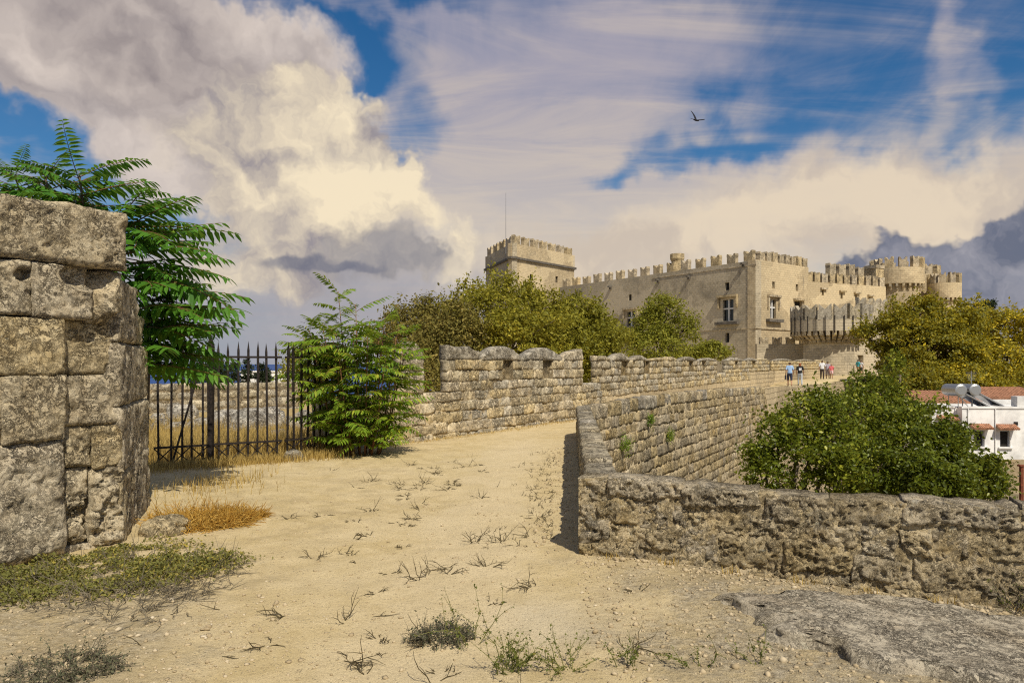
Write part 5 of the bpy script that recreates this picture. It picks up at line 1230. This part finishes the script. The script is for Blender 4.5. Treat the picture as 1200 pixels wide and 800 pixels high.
def build_birds():
    p = at(815.5, 141, 60); bird('dark bird gliding high over the castle', p, .85, -.9, .35, (.75, .15), M['feather'])
    p = at(356.5, 378, 55); bird('small bird flying low over the sea beside the shrub', p, .30, .6, -.1, (.35, .6), M['feather2'])
def build_all_props():
    build_gate(); build_rocks(); build_small_plants(); build_house(); build_far_house(); build_people(); build_birds()
# ------------------------------------------------------------------ vegetation
def frond_mesh(name, mat, L, pairs, leaf, droop, curl, seed):
    """one pinnate leaf: rachis along +X arching down, paired lance-shaped leaflets"""
    r = np.random.default_rng(seed); m = MB(); pts = []
    for i in range(9):
        t = i/8; pts.append((L*t*(1-.12*t*droop), curl*L*t*t*.25, L*(.22*t-droop*t*t*.55)))
    m.tube(pts, [.008*(1-.75*i/8)*max(.6, L) for i in range(9)], 4)
    nr = len(m.F)
    P = [Vector(p) for p in pts]
    def on(t): f = t*8; i = min(7, int(f)); return P[i].lerp(P[i+1], f-i), (P[i+1]-P[i]).normalized()
    for k in range(pairs):
        t = .14+.86*k/(pairs-1)
        for sd in (-1, 1):
            p, d = on(min(1, t+r.uniform(-.012, .012)))
            sl = leaf*(.55+.65*math.sin(math.pi*min(1, .18+.75*t)))*r.uniform(.85, 1.1)
            ang = math.radians(r.uniform(52, 72)*(1-.35*max(0, t-.8)/.2)); sidev = Vector((-d.y, d.x, 0)).normalized()*sd
            ax = (d*math.cos(ang)+sidev*math.sin(ang)+Vector((0, 0, -r.uniform(.12, .55)))).normalized()
            up = Vector((r.uniform(-.25, .25), r.uniform(-.25, .25), 1)); wv = ax.cross(up).normalized(); nn = wv.cross(ax).normalized(); wd = sl*.17
            b0 = p; c1 = p+ax*sl*.3; c2 = p+ax*sl*.68+Vector((0, 0, -.03*sl)); tip = p+ax*sl+Vector((0, 0, -.12*sl))
            V = [b0, c1+wv*wd+nn*wd*.25, c1-wv*wd+nn*wd*.25, c2+wv*wd*.72+nn*wd*.2, c2-wv*wd*.72+nn*wd*.2, tip, c1, c2]
            m.add([tuple(v) for v in V], [(0, 6, 1), (0, 2, 6), (1, 6, 7, 3), (2, 4, 7, 6), (3, 7, 5), (4, 5, 7)])
    return mesh_data(name, m.V, m.F, [M['stem'], mat], mi=[0]*nr+[1]*(len(m.F)-nr))
def rot_from(d, roll, r):
    """euler that turns +X toward d, keeping Z near up"""
    d = d.normalized(); z = Vector((0, 0, 1)); y = z.cross(d)
    y = y.normalized() if y.length > 1e-4 else Vector((0, 1, 0)); z = d.cross(y); m = Matrix((d, y, z)).transposed()
    return (m @ Matrix.Rotation(roll, 3, 'X')).to_euler()
def build_ailanthus():
    r = np.random.default_rng(5)
    fm = [frond_mesh('frond', M['ail'], 1.0, 14+k % 3, .155, dr, cu, 20+k) for k, (dr, cu) in enumerate(((.25, .2), (.4, -.3), (.55, .1), (.7, .3), (.45, -.5), (.3, .5)))]
    fb = [frond_mesh('frond', M['ail2'], 1.0, 10+k % 3, .20, dr, cu, 40+k) for k, (dr, cu) in enumerate(((.35, .2), (.5, -.3), (.7, .1), (.85, .3), (.45, -.5), (.6, .5)))]
    # tree behind the block wall
    B = Vector((-4.75, 9.35, gz(-4.75, 9.35))); t = thing('young_tree', 'feathery-leaved young tree rising behind the tall block wall', 'tree', B)
    stems = [([(-.1, 0, 0), (-.1, -.1, 1.0), (-.1, -.25, 2.2), (-.08, -.4, 3.5)], .035), ([(-.1, 0, 0), (-.3, -.1, 1.5), (-.5, -.35, 3.0), (-.5, -.55, 3.95)], .04),
             ([(-.4, .1, 0), (-.8, 0, 1.5), (-1.1, -.3, 2.9), (-1.35, -.45, 3.95)], .035), ([(-.5, .2, 0), (-.75, .1, 1.6), (-.9, -.2, 3.0), (-.95, -.5, 3.95)], .035),
             ([(.0, .05, 0), (.0, .1, .8), (.05, .05, 1.6), (.12, 0, 2.5)], .025), ([(-.6, .2, 0), (-1.0, .2, 1.8), (-1.5, -.2, 3.4)], .03)]
    def sp(pts, f):
        f = f*(len(pts)-1); i = min(len(pts)-2, int(f)); return Vector(pts[i]).lerp(Vector(pts[i+1]), f-i)
    for j, (pts, rad) in enumerate(stems):
        m = MB(); n = 10; m.tube([sp(pts, k/n) for k in range(n+1)], [rad*(1-.7*k/n) for k in range(n+1)], 7); m.build('trunk', M['bark'], t, True)
    def put(ms, p, d, L): inst('frond', ms[int(r.integers(len(ms)))], t, p, rot_from(d, r.uniform(-.45, .45), r), (L, L, L))
    for j, (n, f0, f1, Lr) in enumerate(((62, .48, 1.0, (1.0, 1.6)), (36, .66, 1.0, (.8, 1.3)), (40, .70, 1.0, (.7, 1.0)), (34, .72, 1.0, (.7, 1.05)), (22, .60, 1.0, (.6, 1.1)), (30, .7, 1.0, (.7, .95)))):
        pts = stems[j][0]
        for k in range(n):
            f = f0+(f1-f0)*(k+.5)/n; p = sp(pts, f); a = k*2.4+r.uniform(-.4, .4)
            d = Vector((math.cos(a), math.sin(a)*.9, 0))
            if j in (0, 4): d = Vector((abs(math.cos(a))*.9+.25, math.sin(a)*.75-.1, 0))
            top = max(0, (f-.93)/.07)
            d.z = -.3+.55*r.random()+.4*top; put(fm, p, d, r.uniform(*Lr)*(1-.35*top))
    # shrub by the gate's far leaf
    B = Vector((-2.7, 13.15, gz(-2.7, 13.15))); t2 = thing('shrub', 'bushy green suckering shrub smothering the end of the iron gate', 'shrub', B)
    t = t2
    for j in range(20):
        a = j*2.39; rr = .15+.62*math.sqrt((j+.5)/20); x, y = math.cos(a)*rr*1.2-.08, math.sin(a)*rr*.6-.1
        h = (2.95-.9*(rr/.77)**2)*r.uniform(.8, 1.0)+(.25 if j == 0 else 0)
        if j == 0: x, y, h = -.38, -.05, 2.95
        pts = [(x*.45, y*.45, 0), (x*.75, y*.75, h*.35), (x*.95, y*.95, h*.7), (x*1.15, y*1.1, h)]
        m = MB(); m.tube(pts, [.018, .015, .011, .005], 6); m.build('stem', M['stem'], t, True)
        n = int(9+h*6)
        for k in range(n):
            f = .08+.92*(k+.5)/n; p = sp(pts, f); b = k*2.4+j; d = Vector((math.cos(b)+x*.6, math.sin(b)*.8-.35, 0)); top = max(0, (f-.9)/.1)
            d.normalize(); d.z = -.12+.6*r.random()+.9*top; inst('frond', fb[int(r.integers(6))], t, p, rot_from(d, r.uniform(-.5, .5), r), (q := r.uniform(.42, .78)*(1-.3*top), q, q))
def leaf_cloud(C, Nv, size, r, aspect=.55, fold=.25):
    """two-triangle folded leaves at the points C facing along Nv"""
    n = len(C); t = r.normal(size=(n, 3)); t -= (t*Nv).sum(1, keepdims=True)*Nv; t /= np.linalg.norm(t, axis=1, keepdims=True)+1e-9
    b = np.cross(Nv, t); s = (size*r.uniform(.5, 1.5, n))[:, None]
    v0 = C-t*s*.5; v1 = C+b*s*aspect*.5+Nv*s*fold*.4; v2 = C+t*s*.5; v3 = C-b*s*aspect*.5+Nv*s*fold*.4
    V = np.stack([v0, v1, v2, v3], 1).reshape(-1, 3); i = np.arange(n)*4
    F = np.concatenate([np.stack([i, i+1, i+2], 1), np.stack([i, i+2, i+3], 1)])
    return V, F
def crown_points(blobs, n, r, clump=.35, nclump=None, shell=.75, up=.35):
    """leaf positions in clumps spread over the outer part of a set of ellipsoids"""
    vol = np.array([b[3]*b[4]*b[5] for b in blobs])**.67; vol /= vol.sum(); C = []; Nn = []
    nc = nclump or max(30, n//32)
    bi = r.choice(len(blobs), nc, p=vol); d = r.normal(size=(nc, 3)); d /= np.linalg.norm(d, axis=1, keepdims=True); d[:, 2] = np.where(d[:, 2] < -.75, -d[:, 2]*.6, d[:, 2])
    rad = shell+(1.06-shell)*r.random(nc)**.6
    B = np.array([b[:6] for b in blobs])[bi]; cc = B[:, :3]+d*rad[:, None]*B[:, 3:6]
    cc += .18*B[:, 3:6]*np.stack([fbm(cc*.8+k*31, 3, 60+k) for k in range(3)], 1)
    # drop clumps deep inside another blob
    sz = float(np.median([max(b[3:6]) for b in blobs])); k = fbm(cc*(2.2/sz)+5.5, 3, 77) > -.22
    for b in blobs: k &= (((cc-np.array(b[:3]))/np.array(b[3:6]))**2).sum(1) > .34
    cc, d = cc[k], d[k]
    per = np.maximum(4, (n/len(cc)*r.uniform(.25, 1.9, len(cc))).astype(int)); idx = np.repeat(np.arange(len(cc)), per)
    sc = (clump*r.uniform(.6, 1.4, len(cc)))[idx][:, None]
    P = cc[idx]+r.normal(size=(len(idx), 3))*sc*np.array([1, 1, .7])
    nv = d[idx]*.6+r.normal(size=(len(idx), 3))*.65; nv[:, 2] += up; nv /= np.linalg.norm(nv, axis=1, keepdims=True)
    return P, nv, cc
def tree(name, label, base, blobs, n, size, mat, seed, clump=.35, group=None, cat='tree', trunk=.22, shell=.7, nclump=None, aspect=.55, limbs=40, fold=.25, shoots=0, ragged=10):
    r = np.random.default_rng(seed); B = Vector(base); t = thing(name, label, cat, B, group=group)
    bl = [(b[0]-B.x, b[1]-B.y, b[2]-B.z, *b[3:6]) for b in blobs]
    sat = []
    for b in bl:
        for k in range(ragged):
            dd = r.normal(size=3); dd[2] = dd[2]*.8+.25; dd /= np.linalg.norm(dd); q = r.uniform(.86, 1.02+.016*ragged); s_ = r.uniform(.14, .36)
            sat.append((b[0]+dd[0]*b[3]*q, b[1]+dd[1]*b[4]*q, b[2]+dd[2]*b[5]*q, b[3]*s_, b[4]*s_, b[5]*s_*r.uniform(.8, 1.3)))
    P, nv, cc = crown_points(bl+sat, n, r, clump, nclump, shell)
    if shoots:
        tops = cc[np.argsort(-(cc[:, 2]+r.normal(size=len(cc))*.5))[:max(shoots*3, 1)]]; tops = tops[r.choice(len(tops), min(shoots, len(tops)), replace=False)]
        for q in tops:
            L_ = size*r.uniform(2.5, 6.5); dr = np.array([r.normal()*.3, r.normal()*.3, 1.0]); nl = int(r.integers(10, 22)); f = r.random(nl)[:, None]
            P = np.concatenate([P, q+dr*L_*f+r.normal(size=(nl, 3))*size*.45]); e = r.normal(size=(nl, 3)); e[:, 2] += .4; nv = np.concatenate([nv, e/np.linalg.norm(e, axis=1, keepdims=True)])
    V, F = leaf_cloud(P, nv, size, r, aspect, fold); obj('crown', V, F, mat, t)
    m = MB(); c = np.array([b[:3] for b in bl]); top = c[:, 2].max(); mean = c.mean(0)
    fork = Vector((mean[0]*.6, mean[1]*.6, max(.5, c[:, 2].min()*.6))); m.tube([(0, 0, -.3), (fork.x*.4, fork.y*.4, fork.z*.5), tuple(fork)], [trunk, trunk*.8, trunk*.65], 9)
    m.build('trunk', M['bark'], t, True)
    m = MB()
    for b in bl: m.tube([tuple(fork), tuple(fork.lerp(Vector(b[:3]), .55)+Vector((r.uniform(-.2, .2), r.uniform(-.2, .2), .1))), b[:3]], [trunk*.5, trunk*.35, trunk*.22], 7)
    for q in cc[r.choice(len(cc), min(limbs, len(cc)), replace=False)]:
        b = bl[int(np.argmin(((c-q)**2).sum(1)))]; a = Vector(b[:3]); e = Vector(q); m.tube([tuple(a), tuple(a.lerp(e, .5)+Vector((0, 0, .08))), tuple(e)], [trunk*.2, trunk*.13, trunk*.05], 5)
    m.build('branches', M['bark'], t, True)
    return t
def px_blob(px, py, depth, rx, ry, rdep=None):
    """ellipsoid of crown at a real distance; radii given in picture units at that distance"""
    p = at(px, py, depth); k = depth/FPX; return (p.x, p.y, p.z, rx*k, (rdep or max(rx, ry)*.8)*k if rdep is None else rdep, ry*k)
def build_trees():
    # broad olive-green trees behind the battlements
    g = 'olive-green trees behind the battlements'
    d = 40
    tree('olive_tree', 'broad rounded olive-green tree in front of the square tower', (0.2, d, -.8), [px_blob(585, 372, d, 52, 46), px_blob(545, 398, d-1, 48, 44), px_blob(628, 388, d-1, 45, 44), px_blob(600, 410, d-2.5, 60, 45), px_blob(560, 425, d-2.5, 50, 40)], 34000, .17, M['olive'], 3, .3, g, shoots=90)
    tree('olive_tree', 'wide olive-green tree against the castle wall, beside the slit in the battlements', (4.4, 41, -.8), [px_blob(680, 392, 41, 44, 38), px_blob(650, 412, 40, 46, 36), px_blob(700, 404, 42, 27, 28), px_blob(690, 424, 39.5, 44, 32)], 28000, .17, M['olive'], 4, .3, g, shoots=90)
    tree('olive_tree', 'duller brownish tree behind the leafy shrub at the gate', (-5.2, 38, -.8), [px_blob(500, 382, 38, 34, 30), px_blob(478, 402, 37, 32, 36), px_blob(525, 405, 36, 34, 40), px_blob(505, 430, 35, 40, 36), px_blob(512, 448, 32, 26, 26)], 24000, .15, M['olive_dull'], 6, .3, g, shoots=90)
    tree('slender_tree', 'thin-crowned tree below the castle windows', (12.2, 58, -.8), [px_blob(780, 362, 58, 22, 17), px_blob(765, 385, 58, 24, 20), px_blob(800, 388, 58, 20, 16), px_blob(775, 408, 57, 34, 20), px_blob(755, 400, 57, 14, 16)], 14000, .2, M['olive2'], 8, .3, g, shell=.55)
    tree('low_tree', 'small bright tree top peeking over the battlements under the castle corner', (16.4, 60, -.8), [px_blob(832, 412, 60, 22, 9), px_blob(812, 416, 60, 16, 8)], 5000, .2, M['olive2'], 9, .25, g)
    # yellow-green trees toward the town
    g = 'yellow-green trees by the bastion'
    tree('yellowing_tree', 'big yellow-green tree in front of the round castle towers', (31, 60, -6), [px_blob(1068, 378, 60, 34, 26), px_blob(1104, 385, 60, 42, 30), px_blob(1070, 402, 59, 32, 28), px_blob(1090, 415, 58, 46, 32), px_blob(1016, 395, 60, 13, 13), px_blob(1066, 430, 58, 30, 28), px_blob(1120, 430, 58, 45, 30)], 38000, .25, M['yellow'], 11, .3, g, trunk=.35, shoots=120)
    tree('yellowing_tree', 'yellow-green tree at the picture edge, above the white house', (41, 62, -6), [px_blob(1160, 388, 62, 44, 24), px_blob(1200, 396, 62, 46, 26), px_blob(1180, 418, 61, 55, 26), px_blob(1240, 410, 62, 50, 36), px_blob(1150, 425, 60, 40, 26), px_blob(1210, 440, 61, 50, 18)], 32000, .25, M['yellow'], 12, .3, g, trunk=.35, shoots=100)
    # glossy dark green trees in the hollow behind the parapet
    g = 'dark green trees in the hollow behind the parapet'
    tree('fig_tree', 'dark green leafy tree in the hollow, under the strolling couple', (6.9, 19.5, -6), [px_blob(938, 492, 19.5, 26, 26), px_blob(912, 522, 19, 24, 30), px_blob(960, 476, 20, 22, 18), px_blob(978, 512, 18.8, 34, 36), px_blob(935, 545, 18.5, 44, 36), px_blob(898, 560, 18.5, 22, 26), px_blob(985, 555, 18.2, 40, 30), (6.6, 19.0, -3.2, 1.5, 1.4, 1.2), (7.6, 18.6, -4.4, 1.3, 1.2, 1.0)], 33000, .098, M['dark'], 14, .15, g, aspect=.62, trunk=.16, shell=.5, shoots=80, ragged=17)
    tree('fig_tree', 'tall dark green tree in the hollow, left of the white house', (10.2, 21, -6), [px_blob(1032, 462, 21.5, 26, 22), px_blob(1005, 492, 20.5, 30, 30), px_blob(1062, 490, 21, 28, 34), px_blob(1035, 520, 20.2, 42, 36), px_blob(1055, 440, 22, 16, 18), px_blob(1010, 450, 21.8, 14, 14), px_blob(1075, 525, 20, 34, 34), px_blob(1030, 560, 19, 50, 30), (10.0, 20.2, -3.3, 1.8, 1.5, 1.3), (9.4, 19.8, -4.8, 1.3, 1.3, .9)], 38000, .098, M['dark'], 15, .15, g, aspect=.62, trunk=.18, shell=.5, shoots=90, ragged=17)
    tree('fig_tree', 'low dark green tree in the hollow, just below the house windows', (10.6, 18, -6), [px_blob(1108, 552, 18, 36, 28), px_blob(1142, 560, 18.2, 28, 20), px_blob(1082, 566, 17.5, 40, 28), px_blob(1112, 512, 18.6, 14, 20), px_blob(1092, 530, 18.4, 20, 22), px_blob(1160, 572, 18.2, 18, 12)], 24000, .092, M['dark'], 16, .14, g, aspect=.62, trunk=.14, shell=.5, shoots=60, ragged=17)
    g = 'scrub on the bank below the yellow-green trees'
    tree('bank_shrub', 'dull green scrub on the bank directly below the bastion', (29.5, 55, -5), [px_blob(1058, 455, 55, 30, 20), px_blob(1075, 450, 55, 30, 20)], 9000, .2, M['yellow'], 17, .3, g)
    tree('bank_shrub', 'dull green scrub on the bank behind the solar heaters', (34.5, 56, -5), [px_blob(1105, 448, 56, 34, 18), px_blob(1135, 452, 56, 34, 18), px_blob(1168, 448, 57, 36, 18), px_blob(1205, 450, 57, 40, 18), px_blob(1240, 450, 57, 40, 18)], 15000, .2, M['yellow'], 18, .3, g)
    g = 'scrub in the hollow'
    for i, (x, y, s, lab) in enumerate(((13.5, 24, 1.0, 'low scrub in the hollow between the dark trees and the white house'), (5.2, 15.5, .8, 'low scrub in the hollow close under the parapet'), (16.0, 30, 1.2, 'low scrub in the hollow below the retaining wall'), (20.0, 36, 1.3, 'low scrub in the hollow before the bank'))):
        tree('scrub', lab, (x, y, -6.2), [(x, y, -5.6, s, s, s*.7), (x+s*.8, y+.3, -5.7, s*.8, s*.8, s*.6), (x-s*.7, y-.4, -5.8, s*.7, s*.7, s*.5)], 3500, .12, M['olive2'], 60+i, .2, g, cat='bush', trunk=.06)
    # cypresses near the sea
    for i, (px, top, bot, w) in enumerate(((274, 425, 448, 5), (289, 423, 448, 6), (305, 424, 448, 6), (310, 430, 448, 8), (262, 430, 448, 7))):
        dd = 85+i; p = at(px, bot+6, dd); h = (bot+6-top)/FPX*dd; w_ = w/FPX*dd
        lab = ['slim dark cypress by the sea, next to the gate post', 'tallest dark cypress in the middle of the row by the sea', 'dark cypress by the sea near the gap in the gate', 'squat dark conifer at the end of the cypress row', 'small bushy conifer nearest the gate post'][i]
        tree('cypress', lab, (p.x, p.y, p.z), [(p.x, p.y, p.z+h*f, w_*q, w_*q, h*.2) for f, q in ((.25, .9), (.45, 1.0), (.65, .8), (.82, .5))], 1500, .2, M['cypress'], 30+i, .16, 'cypresses by the sea', trunk=.1, limbs=6)
    p = at(250, 452, 60); tree('round_tree', 'round dark tree behind the gate post', (p.x, p.y, p.z), [px_blob(250, 436, 60, 15, 13), px_blob(235, 440, 60, 12, 10)], 5000, .16, M['cypress'], 36, .2, trunk=.12)
    p = at(352, 470, 45); tree('hedge_tree', 'sunlit bushy tree behind the far gate leaf', (p.x, p.y, p.z), [px_blob(362, 425, 45, 22, 22), px_blob(350, 445, 45, 22, 22), px_blob(385, 430, 45, 24, 24)], 8000, .15, M['olive2'], 37, .22, trunk=.12)
    p = at(1157, 380, 120); tree('far_tree', 'tiny dark tree on the skyline beyond the yellow-green trees', (p.x, p.y, p.z-6), [px_blob(1157, 358, 120, 7, 5), px_blob(1152, 364, 120, 6, 6)], 1500, .35, M['cypress'], 38, .3, trunk=.2)
build_ground()
build_block_wall()
build_front_parapet()
build_retaining()
build_battlement()
build_far_wall()
build_castle()
build_square_tower()
build_towers()
build_bastion()
build_ailanthus()
build_trees()
build_all_props()
# ------------------------------------------------------------------ past 300 alike parts: the largest stay single, the rest become one part
def merge_rest(parent, kind, new_name, keep=300):
    ch = [o for o in parent.children if o.name.split('.')[0] == kind]
    if len(ch) <= keep: return
    bpy.context.view_layer.update()
    def size(o):
        c = o.matrix_world @ (sum((Vector(b) for b in o.bound_box), Vector())/8); return o.dimensions.length/max(.1, (c-cam.location).length)
    ch.sort(key=size, reverse=True); rest = ch[keep:]
    V = []; loops = []; tot = []; mi = []; mats = []; n = 0; inv = parent.matrix_world.inverted()
    for o in rest:
        me = o.data; co = np.empty(len(me.vertices)*3, np.float32); me.vertices.foreach_get('co', co); mt = np.array(inv @ o.matrix_world)
        V.append(co.reshape(-1, 3) @ mt[:3, :3].T+mt[:3, 3]); li = np.empty(len(me.loops), np.int32); me.loops.foreach_get('vertex_index', li); loops.append(li+n); n += len(me.vertices)
        lt = np.empty(len(me.polygons), np.int32); me.polygons.foreach_get('loop_total', lt); tot.append(lt)
        mx = np.empty(len(me.polygons), np.int32); me.polygons.foreach_get('material_index', mx); ids = []
        for m in me.materials:
            if m not in mats: mats.append(m)
            ids.append(mats.index(m))
        mi.append(np.array(ids, np.int32)[mx])
    V = np.concatenate(V); loops = np.concatenate(loops); tot = np.concatenate(tot); me = bpy.data.meshes.new(new_name)
    me.vertices.add(len(V)); me.vertices.foreach_set('co', V.astype(np.float32).ravel()); me.loops.add(len(loops)); me.loops.foreach_set('vertex_index', loops)
    me.polygons.add(len(tot)); me.polygons.foreach_set('loop_start', np.concatenate([[0], np.cumsum(tot)[:-1]]).astype(np.int32)); me.update(calc_edges=True)
    for m in mats: me.materials.append(m)
    me.polygons.foreach_set('material_index', np.concatenate(mi)); me.polygons.foreach_set('use_smooth', np.ones(len(tot), bool))
    for o in rest: bpy.data.objects.remove(o)
    o = bpy.data.objects.new(new_name, me); link(o, parent); o['kind'] = 'stuff'
merge_rest(bpy.data.objects['battlement_wall'], 'stone', 'far_stones')
merge_rest(bpy.data.objects['retaining_wall'], 'stone', 'far_stones')
merge_rest(bpy.data.objects['shrub'], 'frond', 'inner_fronds')
